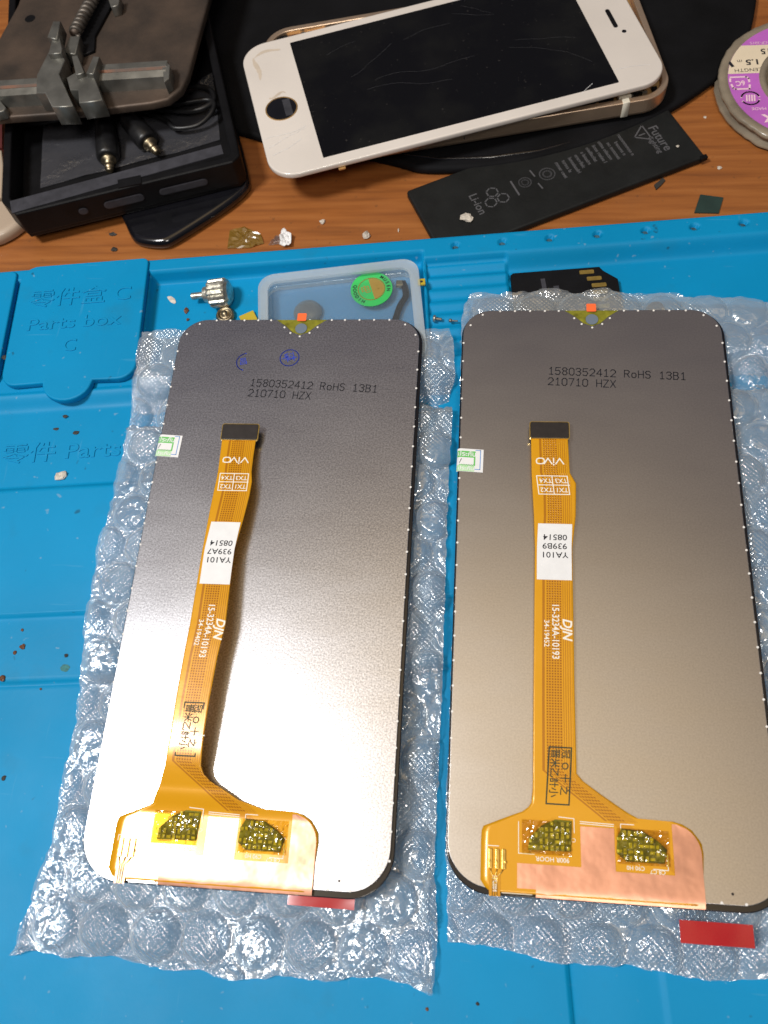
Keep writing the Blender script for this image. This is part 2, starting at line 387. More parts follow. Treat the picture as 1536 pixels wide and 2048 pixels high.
def text(s, size, rot=0., cx=0., cy=0., align='CENTER', mono=False, bold=0., stretch=1., shear=0.):
    """flat lettering as (verts, faces) in mm, centred on (cx,cy), turned by rot"""
    cu = bpy.data.curves.new('t', 'FONT'); cu.body = s; cu.size = size; cu.align_x = align; cu.align_y = 'CENTER'; cu.resolution_u = 3
    cu.offset = bold; cu.shear = shear; cu.fill_mode = 'FRONT'
    o = bpy.data.objects.new('t', cu); col.objects.link(o)
    dg = bpy.context.evaluated_depsgraph_get(); dg.update(); me = o.evaluated_get(dg).to_mesh()
    V = [(v.co.x*stretch, v.co.y) for v in me.vertices]; Fc = [tuple(p.vertices) for p in me.polygons]
    o.evaluated_get(dg).to_mesh_clear(); bpy.data.objects.remove(o); bpy.data.curves.remove(cu)
    a, d = math.cos(rot), math.sin(rot)
    return [(cx+x*a-y*d, cy+x*d+y*a) for x, y in V], Fc
def put(mb, tv, zf):
    """lay lettering on a surface: zf(x, y) -> (x, y, z)"""
    mb.add([zf(x, y) for x, y in tv[0]], tv[1]); return mb
def strip(mb, pts, wd, zf, closed=False):
    """a drawn line of width wd through pts"""
    n = len(pts); rng = range(n if closed else n-1)
    for i in rng:
        a, b = np.array(pts[i], float), np.array(pts[(i+1) % n], float); d = b-a; L = np.linalg.norm(d)
        if L < 1e-6: continue
        q = np.array([-d[1], d[0]])/L*wd/2; e2 = d/L*wd*.4
        c4 = [a-e2-q, b+e2-q, b+e2+q, a-e2+q]
        mb.add([zf(x, y) for x, y in c4], [(0, 1, 2, 3)])
    return mb
SF = {'0': [[(0, .2), (0, .8), (.2, 1), (.5, 1), (.7, .8), (.7, .2), (.5, 0), (.2, 0), (0, .2)]], '1': [[(.15, .8), (.38, 1), (.38, 0)], [(.12, 0), (.62, 0)]],
  '2': [[(0, .8), (.2, 1), (.5, 1), (.7, .8), (.7, .6), (0, 0), (.7, 0)]], '3': [[(0, .85), (.2, 1), (.5, 1), (.7, .8), (.5, .55), (.25, .55)], [(.5, .55), (.7, .3), (.5, 0), (.2, 0), (0, .15)]],
  '4': [[(.55, 0), (.55, 1), (0, .3), (.75, .3)]], '5': [[(.7, 1), (.05, 1), (0, .55), (.5, .6), (.7, .35), (.5, 0), (.15, 0), (0, .12)]], '7': [[(0, 1), (.7, 1), (.25, 0)]],
  '8': [[(.2, .55), (0, .8), (.2, 1), (.5, 1), (.7, .8), (.5, .55), (.2, .55), (0, .25), (.2, 0), (.5, 0), (.7, .25), (.5, .55)]], 'R': [[(0, 0), (0, 1), (.5, 1), (.7, .8), (.5, .5), (0, .5)], [(.35, .5), (.7, 0)]],
  'o': [[(.05, .2), (.05, .5), (.2, .65), (.5, .65), (.65, .5), (.65, .2), (.5, 0), (.2, 0), (.05, .2)]], 'H': [[(0, 0), (0, 1)], [(.7, 0), (.7, 1)], [(0, .5), (.7, .5)]],
  'S': [[(.7, .85), (.5, 1), (.2, 1), (0, .8), (.15, .55), (.55, .5), (.7, .25), (.5, 0), (.2, 0), (0, .15)]], 'B': [[(0, 0), (0, 1), (.5, 1), (.65, .8), (.5, .55), (0, .55)], [(.5, .55), (.7, .3), (.5, 0), (0, 0)]],
  'Z': [[(0, 1), (.7, 1), (0, 0), (.7, 0)]], 'X': [[(0, 0), (.7, 1)], [(0, 1), (.7, 0)]], ' ': []}
def stroke_text(mb, s, x, y, cw, h, wd, zf):
    for i, ch in enumerate(s):
        for pl in SF[ch]: strip(mb, [(x+i*cw+a*cw, y+b*h) for a, b in pl], wd, zf)
def circ(cx, cy, r, n=32, a0=0, a1=2*PI): return [(cx+r*math.cos(a0+(a1-a0)*k/n), cy+r*math.sin(a0+(a1-a0)*k/n)) for k in range(n+(0 if a1-a0 >= 2*PI-1e-6 else 1))]
def sstep(a, b, x): t = min(1, max(0, (x-a)/(b-a))); return t*t*(3-2*t)
def nz(x, y, z=0.): return noise.noise(Vector((x, y, z)))

# ================================================================== THE SETTING
TZ = -14.
mb = MB(); mb.box(-700, 700, -500, 800, TZ-25, TZ); tag(mb.build('table_top', 'wood'), kind='structure')

# ================================================================== BLUE REPAIR MAT
def mat_h(u, v):
    if v > 134:
        h = 4.
        rimf = 175.6 if u < -3.4 else 172.8
        if v > rimf: h = 5.
        elif u < -90: h = 3.4
        elif u < -3.2 and v > 137: 
            h = 0.+5*max(sstep(rimf-1.6, rimf, v), 0)
            h = max(h, 4*sstep(138.5, 137, v), 4.5*sstep(-4.2, -3.4, u), 3.5*sstep(-89.0, -89.8, u))
        elif u < 21.5 and v > 137:
            h = 1.9+.55*math.sin((v-151)*2*PI/4.6)*sstep(138, 141, v)
            h = max(h, 5*sstep(170.3, 172.8, v), 4.5*sstep(-2.4, -3.2, u), 4*sstep(138.5, 137, v))
        elif v > 137:
            h = max(5*sstep(168.4, 172.8, v), 4*sstep(139, 137, v), 1.9*sstep(22.0, 21.5, u))
        if v > 178: h -= 0
        if u > 0 and v > rimf:
            k = round((u-6.5)/14.32); d = math.hypot(u-(6.5+14.32*k), v-176.35)
            if d < 1.5: h -= 2.8*sstep(1.2, .8, d)
        h -= .9*sstep(179.7, 180.5, v)
        return h
    if v > 128.6: return 1.2+2.8*sstep(128.6, 133.6, v)
    if v > 104: return 1.2
    if v > 100: return 1.2+1.3*sstep(103.9, 102.2, v)
    if v > 65: return 2.5-.2*sstep(75, 66, v)
    if v > 47.2: return 1.5 - .5*sstep(66, 64.2, v) - .45*sstep(48.4, 47.6, v)
    h = -.25*math.exp(-((v-46.9)/.45)**2)
    if v < 5:
        h -= 1.5*sstep(20.2, 20.9, u)*(1-.55*sstep(21, 36, u))
        h += .5*sstep(39.8, 40.6, u)
    return h
def axis(pts):
    out = []
    for a, b, st in pts:
        n = max(1, round((b-a)/st)); out += [a+(b-a)*k/n for k in range(n)]
    return out+[pts[-1][1]]
U = axis([(-260, -136, 8), (-136, 102, .62), (102, 180, 8)])
V_ = axis([(-160, -40, 8), (-40, 45, 3), (45, 68, .5), (68, 99, 3), (99, 138, .6), (138, 165, 1.0), (165, 180.5, .45)])
mb = MB(); nu, nv = len(U), len(V_)
vs = [(*uv2xy(u, v), mat_h(u, v)) for v in V_ for u in U]
fs = [(j*nu+i, j*nu+i+1, (j+1)*nu+i+1, (j+1)*nu+i) for j in range(nv-1) for i in range(nu-1)]
mb.add(vs, fs, True)
n0 = len(mb.v)
edge = [(0*nu+i) for i in range(nu)]+[(j*nu+nu-1) for j in range(1, nv)]+[((nv-1)*nu+i) for i in range(nu-2, -1, -1)]+[(j*nu) for j in range(nv-2, 0, -1)]
mb.v += [(mb.v[i][0], mb.v[i][1], TZ+.05) for i in edge]; k = len(edge)
for i in range(k): mb.f.append((edge[(i+1) % k], edge[i], n0+i, n0+(i+1) % k)); mb.sm.append(False)
rm = empty('repair_mat', (0, 0, TZ), 0, 'blue silicone repair mat with trays, lids and moulded lettering under everything', 'work mat')
def child(o, par):
    o.parent = par; o.matrix_parent_inverse = Matrix.Translation(-par.location) if par.rotation_euler.z == 0 else par.matrix_basis.inverted(); return o
child(mb.build('mat_sheet', 'blue'), rm)
def uvz(z): return lambda u, v: (*uv2xy(u, v), z)
def lid(u0, u1, v0, v1, lab, tabu=None, letters=True):
    out = rr(u0, u1, v0, v1, (4.5, 5.5, 2, 5.5), 6)
    if tabu:
        base = [p for p in out]
        arc = [(tabu+7.6*math.cos(a), v0+.3+6.6*math.sin(a)) for a in [PI+PI*k/14 for k in range(15)]]
        i = next(i for i, p in enumerate(base) if p[0] > tabu and abs(p[1]-v0) < .01)
        out = base[:i]+arc+base[i:]
    m_ = MB(); m_.slab([uv2xy(*p) for p in out], 3.6, 6., .5, 3); o = child(m_.build('lid', 'blue', label=lab), rm)
    return o
ld = lid(-131.4, -90.0, 135.6, 180.2, 'blue lid with embossed letters C and a half round thumb tab', -110.6)
lid(-174.5, -133.0, 135.6, 179.0, 'blue lid cut off by the left edge of the photo, no letters in view', None)
for k in range(-1, 8):
    g = MB(); x_, y_ = uv2xy(6.5+14.32*k, 176.35)
    if k >= 0: g.slab([(x_+.95*math.cos(2*PI*i/14), y_+.95*math.sin(2*PI*i/14)) for i in range(14)], 2.0, 3.6); child(g.build('dimple', 'holedark'), rm)  # dark blue-grey disc set into the bottom of each hole
tx = MB()
def emboss(s, size, u, v, z, stretch=1.):
    cu = bpy.data.curves.new('t', 'FONT'); cu.body = s; cu.size = size*S; cu.align_x = 'CENTER'; cu.align_y = 'CENTER'; cu.resolution_u = 3
    cu.extrude = .22*S; cu.bevel_depth = .07*S; cu.bevel_resolution = 1
    o = bpy.data.objects.new('t', cu); col.objects.link(o); dg = bpy.context.evaluated_depsgraph_get(); dg.update(); me = o.evaluated_get(dg).to_mesh()
    V = [(v_.co.x/S*stretch, v_.co.y/S, v_.co.z/S) for v_ in me.vertices]; Fc = [tuple(p.vertices) for p in me.polygons]
    o.evaluated_get(dg).to_mesh_clear(); bpy.data.objects.remove(o); bpy.data.curves.remove(cu)
    tx.add([(*uv2xy(u+x, v+y), z+w_) for x, y, w_ in V], Fc)
emboss('零件盒 C', 7.2, -110.5, 166.5, 6.0, 1.15); emboss('Parts box', 6.2, -111.5, 157, 6.0, 1.25); emboss('C', 6.4, -111.5, 148.5, 6.)
lt_ = child(tx.build('lid_lettering', 'blue'), rm); lt_.parent = ld; tx = MB()
emboss('零件 Parts', 7.0, -111.5, 114.5, 1.2, 1.2)
child(tx.build('tray_lettering', 'blue'), rm)

# ================================================================== BUBBLE WRAP
def wrap(name, xL, xR, yB, yT, seed, label, ztop=6.3, extra=None, pitch=11.9, ox=0, oy=0):
    rnd = random.Random(seed)
    y0, y1 = -26, 162; nx = 190; ny = 330
    B = []
    r_ = 0; y = y0-pitch
    while y < y1+pitch:
        x = -130+(pitch/2 if r_ % 2 else 0)+ox
        while x < 130:
            B.append((x+rnd.uniform(-.4, .4), y+oy+rnd.uniform(-.4, .4), 5.5+rnd.uniform(-.2, .15), rnd.uniform(3.0, 4.4), rnd.uniform(-.35, .35), rnd.uniform(-.35, .35), rnd.uniform(0, 99)))
            x += pitch
        y += pitch*.866; r_ += 1
    cell = {}
    for b in B:
        for i in (-1, 0, 1):
            for j in (-1, 0, 1): cell.setdefault((int(b[0]//8)+i, int(b[1]//8)+j), []).append(b)
    V = []
    for lay in (0, 1):
        for j in range(ny+1):
            t = j/ny
            for i in range(nx+1):
                s_ = i/nx
                ya, yb = yB(s_), yT(s_); yy = ya+(yb-ya)*t
                xa, xb = xL(yy), xR(yy); xx = xa+(xb-xa)*s_
                ed = min(s_*(xb-xa), (1-s_)*(xb-xa), t*(yb-ya), (1-t)*(yb-ya))
                xx += .5*nz(xx*.15, yy*.4, seed)*(1 if ed < 3 else .3); yy += .5*nz(xx*.4, yy*.15, seed+5)*(1 if ed < 3 else .3)
                u = xx*math.cos(MA)+yy*math.sin(MA); v = -xx*math.sin(MA)+yy*math.cos(MA)
                gz = 4.0*sstep(124, 134, v)*(1-.0*sstep(150, 160, v)) if v > 120 else (2.5*sstep(45, 50, v))
                if v > 137: gz = max(gz, 4.)
                if lay == 0:
                    z = gz+.5+.35*(nz(xx*.12, yy*.12, seed)+1)+.25*nz(xx*.7, yy*.7, seed)
                else:
                    e_ = sstep(0, 5, ed)
                    z = gz+.6+1.1*e_+.7*nz(xx*.13, yy*.13, seed+9)*e_+.22*nz(xx*.8, yy*.8, seed+3)
                    for bx, by, R, H, tx_, ty_, ph in cell.get((int(xx//8), int(yy//8)), ()):
                        dx, dy = xx-bx, yy-by; d = math.hypot(dx, dy)/R
                        if d < 1:
                            q = (1-d**3.8)**.55; hh = H*(1+.10*(tx_*dx+ty_*dy)/2)
                            wr = .75*abs(nz(xx*.26+ph, yy*.30, ph))+.30*abs(nz(xx*.6, yy*.7, ph))
                            z = max(z, gz+.8+q*(hh-1.3*wr)*min(1, .45+.55*sstep(0, 4, ed)))
                            break
                        elif d < 1.16: z = z-.5*(1-abs((d-1.08)/.08))
                    z = max(z, gz+.8)
                    if extra: z += extra(xx, yy)
                    zt_ = ztop
                    for Dx, Dy in ((-52.5, 70.0), (31.3, 72.9)):
                        if abs(xx-Dx) < 37 and abs(yy-Dy) < 77.8: zt_ = 5.75
                    if z > zt_-.6 and not (extra and extra(xx, yy) > .01): z = zt_-.6*math.exp(-(z-zt_+.6)/.6)
                V.append((xx, yy, z))
    Fc = []; nn_ = (nx+1)*(ny+1)
    for lay in (0, 1):
        for j in range(ny):
            for i in range(nx):
                a = lay*nn_+j*(nx+1)+i; Fc.append((a, a+1, a+nx+2, a+nx+1))
    m_ = MB(); m_.v = V; m_.f = Fc; m_.sm = [True]*len(Fc)
    o = m_.build(name, 'wrap'); tag(o, label, 'bubble wrap'); return o
def interp(tab):
    ys = [a for a, b in tab]; xs = [b for a, b in tab]
    return lambda y: float(np.interp(y, ys, xs))
l1 = interp([(-27, -103.5), (-21, -102.8), (-1, -99.2), (34, -99.5), (60, -101.3), (75, -101.8), (95, -100.6), (145, -102)])
r1 = interp([(-27, -6.8), (-20, -6.6), (-12, -6.2), (0, -7.5), (50, -7.2), (90, -7.5), (118, -7.0), (124, -8.2), (130, -6.6), (142, -7.6), (150, -11)])
def seam1(x, y):
    d = abs(x-(-8.0+.6*math.sin(y*.22))); return (1.6*math.exp(-(d/.7)**2))*sstep(60, 20, y)+.001*0
wrap('bubble_wrap', l1, r1, lambda s: -23.6+.9*math.sin(s*9)+.5*math.sin(s*31)-1.2*sstep(.96, 1, s)-.4*sstep(.05, 0, s),
     lambda s: 144.6+1.4*math.sin(s*PI), 11, 'clear bubble wrap under the display nearer the parts box lid', extra=seam1)
l2 = interp([(-20, -4.4), (-14, -3.9), (10, -5.3), (60, -5.0), (120, -4.9), (150, -5.2), (160, -3)])
wrap('bubble_wrap', l2, lambda y: 108., lambda s: -14.2-4.3*s-1.0*math.sin(s*5)+.6*math.sin(s*23), lambda s: 156.2+2.4*math.sin(s*4.2+.5)+.5*math.sin(s*40), 23,
     'clear bubble wrap under the display beside the memory card adapter', ox=3.3, oy=4.1)

# ================================================================== THE TWO DISPLAYS
def display(cx, cy, rz, cfg):
    ZT = 8.0
    root = empty('phone_screen', (cx, cy, 5.8), rz, cfg['label'], 'phone display', 'replacement phone displays lying face down')
    OZ = -5.8
    def B(mb, name, m_, par=root, label=None, **k):
        mb.v = [(x, y, z+OZ) for x, y, z in mb.v]; return mb.build(name, m_, par, label, **k)
    g = MB(); g.slab(rr(-36.3, 36.3, -77, 77, (10, 10, 8.5, 8.5), 12), 5.85, 7.35, .25, 3); B(g, 'glass_panel', 'glassblk')
    # metal back with a v notch at the top edge
    x0, x1, y0, y1 = -35.9, 35.4, -75.6, 76.7
    out = rr(x0, x1, y0, y1, (9.5, 9.5, 8, 8), 12)
    # insert notch along the top edge (points run right -> left there)
    i = next(i for i in range(len(out)) if abs(out[i][1]-y1) < .01 and out[i][0] > 0 and abs(out[(i+1) % len(out)][1]-y1) < .01 and out[(i+1) % len(out)][0] < 0)
    notch = smooth_poly([(10.5, y1), (8.0, y1), (5.0, 74.6), (2.6, 72.2), (.3, 71.3), (-2.0, 72.2), (-4.4, 74.6), (-7.4, y1), (-9.9, y1)], 0)
    nn_ = []
    for t in np.linspace(0, 1, 25):
        q = t*(len(notch)-1); a = int(min(q, len(notch)-2)); f_ = q-a; nn_.append((notch[a][0]*(1-f_)+notch[a+1][0]*f_, notch[a][1]*(1-f_)+notch[a+1][1]*f_))
    out = out[:i+1]+nn_+out[i+1:]
    g = MB(); g.slab(out, 7.4, ZT, .12, 2); back = B(g, 'metal_back', cfg['back'])
    g = MB(); g.slab([(-8.2, 76.9), (-4.6, 74.3), (-1.8, 71.6), (2.2, 71.6), (5.2, 74.3), (8.8, 76.9)], 7.36, 7.55); B(g, 'notch_board', 'pcb', back)
    g = MB(); g.slab(circ(.35, 73.7, 1.75, 24), 7.56, 7.8); B(g, 'camera_window', 'lens', back)
    g = MB(); g.slab(rr(-1.1, 1.6, 76.2, 78.9, .3, 2), 7.9, 8.05); B(g, 'orange_tab', 'orange', label='small orange pull tab at the notch')
    # little dots along the rim
    g = MB(); Z = ZT+.03
    def dt(x, y, r=.29): g.slab(circ(x, y, r, 10), ZT-.05, Z+.04)
    for x in (-25.5, -21.3, -17, -12.8, -8.9, 9.3, 13.2, 17.5, 21.8, 26.3): dt(x, y1-.25)
    for x, y in ((-30.5, 75.2), (31, 74.8), (-33.9, 71.6), (34.2, 71.2), (-4.6, 73.9), (-2.6, 71.9), (.3, 70.7), (3.1, 71.9), (5.3, 73.9)): dt(x, y)
    for k in range(23):
        y = 65.5-k*6.1
        if not cfg['sticker'][1]-8 < y < cfg['sticker'][1]: dt(x0+.15, y)
        dt(x1-.15, y)
    for x in (-26, 22, 27): dt(x, y0+.35, .3)
    B(g, 'edge_dots', 'dot', back)
    if cfg.get('dimple'): pass
    g = MB(); g.slab(circ(24.4, -73.4, .3, 12), ZT-.05, ZT+.02); B(g, 'locating_dimple', 'conn', back)
    # printed text
    fl = lambda z: (lambda x, y: (x, y, z))
    g = MB(); tx_, ty_ = cfg['text']; tr = cfg['trot']
    ca, sa = math.cos(tr), math.sin(tr)
    for s, dx, dy in (('1580352412 RoHS 13B1', 0, 0), ('210710 HZX', 0, -3.4)):
        stroke_text(g, s, dx, dy-1.1, 37.2/20, 2.25, .27, lambda x, y: (tx_+x*ca-y*sa, ty_+x*sa+y*ca, ZT+.03))
    B(g, 'printed_text', 'ink', back)
    if cfg.get('stamps'):
        for (sx_, sy_, full) in ((-1.9, 63.3, True), (-14.5, 61.9, False)):
            g = MB()
            strip(g, circ(sx_, sy_, 2.75, 36) if full else circ(sx_, sy_, 2.9, 20, PI*.55, PI*1.42), .32, fl(ZT+.03), full)
            rnd = random.Random(3)
            if full: put(g, text('科', 3.4, .25, sx_+.2, sy_), fl(ZT+.035)); strip(g, [(sx_-2, sy_-.4), (sx_-.6, sy_+.3), (sx_+.6, sy_-.5), (sx_+2, sy_+.2)], .25, fl(ZT+.04)); strip(g, [(sx_-1.5, sy_+.9), (sx_, sy_-.9), (sx_+1.4, sy_+.6)], .22, fl(ZT+.04))
            else: put(g, text('昌', 2.6, .2, sx_-.9, sy_), fl(ZT+.035))
            B(g, 'ink_stamp', 'inkblue', back, label='full round blue ink stamp' if full else 'partial crescent shaped blue ink stamp')
    # ---------------- flex ribbon built row by row
    rows = cfg['rows']      # (y, xl, xr, z) in local mm
    ys = np.array([r[0] for r in rows]); XL = np.array([r[1] for r in rows]); XR = np.array([r[2] for r in rows]); ZZ = np.array([r[3] for r in rows])
    cl = np.array([r[4] for r in rows])     # ribbon centre line
    def zf_(y): return float(np.interp(y, ys, ZZ))
    def xc(y): return float(np.interp(y, ys, cl))
    yy = []
    for a, b in zip(ys[:-1], ys[1:]):
        n = max(1, int(math.ceil((b-a)/.8))); yy += [a+(b-a)*k/n for k in range(n)]
    yy.append(ys[-1])
    def zs(y):   # smoothed height
        return sum(zf_(y+d)*w_ for d, w_ in ((-4, .15), (-2, .22), (0, .26), (2, .22), (4, .15)))
    def lift(x, y):
        base = zs(y) if y > -56 else zs(-56)*0+ .45+(zs(-56)-.45)*sstep(-62, -56, y)
        return ZT+max(.25, base)+.10*nz(x*.12, y*.12, 3)
    g = MB(); NX = 26; g.uv = []
    V = []
    for lay, dz in ((0, 0.), (1, -.16)):
        for y in yy:
            a = float(np.interp(y, ys, XL)); b = float(np.interp(y, ys, XR))
            for i in range(NX+1):
                x = a+(b-a)*i/NX; V.append((x, y, lift(x, y)+dz)); g.uv.append((x-xc(y), y))
    nr = len(yy); n1 = NX+1; tot = nr*n1; Fc = []
    for j in range(nr-1):
        for i in range(NX):
            a = j*n1+i; Fc.append((a, a+1, a+n1+1, a+n1)); Fc.append((tot+a+n1, tot+a+n1+1, tot+a+1, tot+a))
        Fc.append((j*n1, (j+1)*n1, tot+(j+1)*n1, tot+j*n1)); Fc.append(((j+1)*n1+NX, j*n1+NX, tot+j*n1+NX, tot+(j+1)*n1+NX))
    for i in range(NX):
        Fc.append((i+1, i, tot+i, tot+i+1)); q = (nr-1)*n1; Fc.append((q+i, q+i+1, tot+q+i+1, tot+q+i))
    g.v = V; g.f = Fc; g.sm = [True]*len(Fc)
    ribbon = B(g, 'ribbon_cable', 'flex')
    on = lambda dz: (lambda x, y: (x+xc(y), y, lift(x+xc(y), y)+dz))     # strip coordinates
    ab = lambda dz: (lambda x, y: (x, y, lift(x, y)+dz))                 # display coordinates
    ye = ys[-1]; zc = lift(xc(ye), ye); xe = xc(ye)
    g = MB(); g.slab(rr(xe-5.0, xe+5.1, ye-.2, ye+4.6, .5, 3), zc-.7, zc+.35, .12, 2); pl = B(g, 'connector', 'conn', ribbon)
    g = MB(); g.ring(rr(xe-5.2, xe+5.3, ye-.4, ye+4.8, .6, 3), rr(xe-4.85, xe+4.95, ye-.05, ye+4.45, .5, 3), zc-.4, zc+.2); B(g, 'connector_rim', 'gold', ribbon)
    # white silkscreen
    g = MB()
    def vivo():
        # hand drawn letters of the mark, upside down
        X = .1; yb = cfg['vy']; q = [(-3.4, 0)]
        L = lambda pts: strip(g, [(X-px_, yb-py_) for px_, py_ in pts], .32, on(.05))
        L([(-3.3, .8), (-2.3, -.8), (-1.3, .8)]); L([(-.75, -.8), (-.75, .45)]); L([(-.75, .9), (-.75, 1.15)])
        L([(-.3, .8), (.7, -.8), (1.7, .8)])
        L([(1.6, 0), (1.8, .6), (2.3, .8), (3.1, .8), (3.6, .6), (3.7, 0), (3.5, -.6), (3.0, -.8), (2.3, -.8), (1.8, -.6), (1.6, 0)])
    vivo(); B(g, 'brand_lettering', 'silk', ribbon); g = MB()
    ty0 = cfg['vy']-4.3
    for yv in (ty0, ty0-2.6, ty0-5.2): strip(g, [(-3.9, yv), (3.9, yv)], .24, on(.05))
    for xv in (-3.9, 0, 3.9): strip(g, [(xv, ty0), (xv, ty0-5.2)], .24, on(.05))
    for s, x, y in (('TX4', -1.95, ty0-1.3), ('TX3', 1.95, ty0-1.3), ('TX2', -1.95, ty0-3.9), ('TX1', 1.95, ty0-3.9)):
        put(g, text(s, 1.75, PI, x, y, bold=.02), on(.05))
    B(g, 'contact_grid', 'silk', ribbon); g = MB()
    dy = cfg['dy']
    put(g, text('DJN', 3.1, -PI/2, 3.1, dy, bold=.07, shear=.25, stretch=.95), on(.05))
    put(g, text('15-3234A-10193', 2.35, -PI/2, .35, dy-.6, bold=.03, stretch=.86), on(.05))
    put(g, text(cfg['code'], 1.75, -PI/2, -1.75, dy-1.2, bold=.01, stretch=1.0), on(.05))
    if cfg.get('whiteline'): strip(g, [(-4.3, cfg['whiteline']), (4.2, cfg['whiteline'])], .25, on(.07))
    B(g, 'part_number', 'silk', ribbon); g = MB()
    # white outlines and codes on the wide end
    for pts in ([(-20.3, -61.7), (-20.3, -68.2), (-16.9, -68.2)], [(-11.5, -60.2), (-8.2, -60.4), (-8.2, -63.3)], [(-6.9, -60.9), (.3, -61.1)], [(1.8, -63.2), (1.8, -60.9), (4.6, -60.9)],
                [(8.3, -69.6), (11.4, -69.7), (11.4, -66.6)], [(-27.4, -68.2), (-27.4, -67.0), (-24.6, -67.0)], [(-6.9, -61.3), (.3, -61.5)]):
        strip(g, pts, .16, ab(.05))
    put(g, text('900R HOOR', 1.35, PI, -13.0, -69.0, bold=.01), ab(.05)); put(g, text('C90 H0', 1.2, PI, 4.6, -69.6, bold=.01), ab(.05)); put(g, text('C8 C7', 1.2, PI, 9.2, -70.1, bold=.01), ab(.05))
    put(g, text('FPC084', 1.35, -PI/2, -25.4, -74.6, bold=.02, stretch=.75), ab(.2)); put(g, text('C8', 1.2, PI, -8.6, -64.8), ab(.05)); 
    B(g, 'outline_print', 'silk', ribbon)
    # white label across the ribbon
    la, lb = cfg['lab']; lx = cfg['labx']
    def sheet(x0_, x1_, y0_, y1_, zfun, n=14):
        m_ = MB(); V = [zfun(x0_+(x1_-x0_)*i/2, y0_+(y1_-y0_)*j/n) for j in range(n+1) for i in range(3)]
        m_.add(V, [(j*3+i, j*3+i+1, (j+1)*3+i+1, (j+1)*3+i) for j in range(n) for i in range(2)], True); return m_
    g = sheet(lx[0], lx[1], la, lb, on(.10)); lbl = B(g, 'paper_label', 'label', ribbon)
    g = MB()
    for i, s in enumerate(cfg['labtext']): put(g, text(s, 2.15, PI, (lx[0]+lx[1])/2+.1, la+6.6+i*2.35, bold=.015, stretch=1.12), on(.14))
    B(g, 'label_print', 'ink', lbl)
    # dark rubber stamp turned along the ribbon
    sx0, sx1, sy0, sy1, sh = cfg['stamp']; g = MB()
    sh_ = lambda x, y: ((x+sh*(y-sy0)/(sy1-sy0)), y)
    zz = on(.09); zq = lambda x, y: zz(*sh_(x, y))
    strip(g, [(sx0, sy0), (sx1, sy0), (sx1, sy1), (sx0, sy1)], .30, zq, True)
    ch1, ch2 = '晋米乙計小', '冠O十之'
    for i, ch in enumerate(ch1): put(g, text(ch, 2.2, -PI/2, sx0+1.35, sy1-1.4-i*(sy1-sy0-2)/4.9, bold=.02), zq)
    for i, ch in enumerate(ch2): put(g, text(ch, 2.1, -PI/2, sx1-1.3, sy1-1.4-i*(sy1-sy0-2)/3.9, bold=.02), zq)
    B(g, 'ink_stamp', 'stampink', ribbon)
    # copper foil (u-shaped) folded over the lower edge
    def grid_poly(zfun, rects):
        m_ = MB()
        for (a, b, c, d) in rects:
            nx_, ny_ = max(2, int((b-a)/1.2)), max(2, int((d-c)/1.2))
            V = [zfun(a+(b-a)*i/nx_, c+(d-c)*j/ny_) for j in range(ny_+1) for i in range(nx_+1)]
            m_.add(V, [(j*(nx_+1)+i, j*(nx_+1)+i+1, (j+1)*(nx_+1)+i+1, (j+1)*(nx_+1)+i) for j in range(ny_) for i in range(nx_)], True)
        return m_
    def foil(x, y):
        z = lift(x, max(y, -76.0))+.12+.10*nz(x*.25, y*.25, cfg['seed'])+.05*nz(x*.8, y*.8, 2)
        if y < -75.9: z = z-(-75.9-y)*.5
        return (x, y, z)
    g = grid_poly(foil, [(-20.6, -16.6, -75.2, -70.2), (-16.6, 18.6, -76.8, -70.6), (-16.6, -6.9, -70.6, -70.2), (-6.9, .35, -70.6, -61.9)])
    # right arm with a rounded corner
    V = []; ny_ = 14
    for j in range(ny_+1):
        y = -70.6+(10.3)*j/ny_; xr = 18.6-(0 if y < -66.2 else 6.0*(1-math.sqrt(max(0, 1-((y+66.2)/6.0)**2))))
        for i in range(7): V.append(foil(12.7+(max(xr, 12.8)-12.7)*i/6, y))
    g.add(V, [(j*7+i, j*7+i+1, (j+1)*7+i+1, (j+1)*7+i) for j in range(ny_) for i in range(6)], True)
    B(g, 'copper_foil', 'copper', ribbon)
    # component clusters beneath clear tape
    rnd = random.Random(cfg['seed'])
    for (poly, film) in (([(-18.3, -67.4), (-9.0, -67.2), (-8.7, -60.9), (-12.3, -60.8), (-15.3, -62.2), (-17.8, -64.7)], (-19.6, -8.9, -68.2, -61.2)),
                         ([(.7, -66.9), (2.7, -68.4), (10.6, -68.4), (11.4, -65.6), (9.5, -63.9), (6.5, -62.2), (2.0, -61.8), (1.0, -63.6)], (.9, 11.9, -69.0, -61.8))):
        zb = lift(0, -65)
        g = MB(); g.slab(ccw(poly), zb-.1, zb+.35, .15, 2); cl_ = B(g, 'component_cluster', 'pcb', ribbon)
        xs = [p[0] for p in poly]; yq = [p[1] for p in poly]
        from mathutils.geometry import intersect_point_tri_2d
        def inside(x, y):
            r_ = False; n = len(poly)
            for i in range(n):
                a, b = poly[i], poly[(i+1) % n]
                if (a[1] > y) != (b[1] > y) and x < (b[0]-a[0])*(y-a[1])/(b[1]-a[1])+a[0]: r_ = not r_
            return r_
        g = MB(); y = min(yq)+.7
        while y < max(yq)-.4:
            x = min(xs)+.6
            while x < max(xs)-.3:
                if inside(x, y) and inside(x+.6, y+.3) and rnd.random() < .8:
                    w_, h_ = rnd.choice(((.32, .55), (.5, .3), (.3, .4))); g.box(x-w_, x+w_, y-h_, y+h_, zb+.3, zb+.55+rnd.random()*.2)
                x += 1.15
            y += 1.25
        B(g, 'tiny_components', 'comp', cl_)
        a, b, c, d = film; nx_, ny_ = 22, 16
        V = []
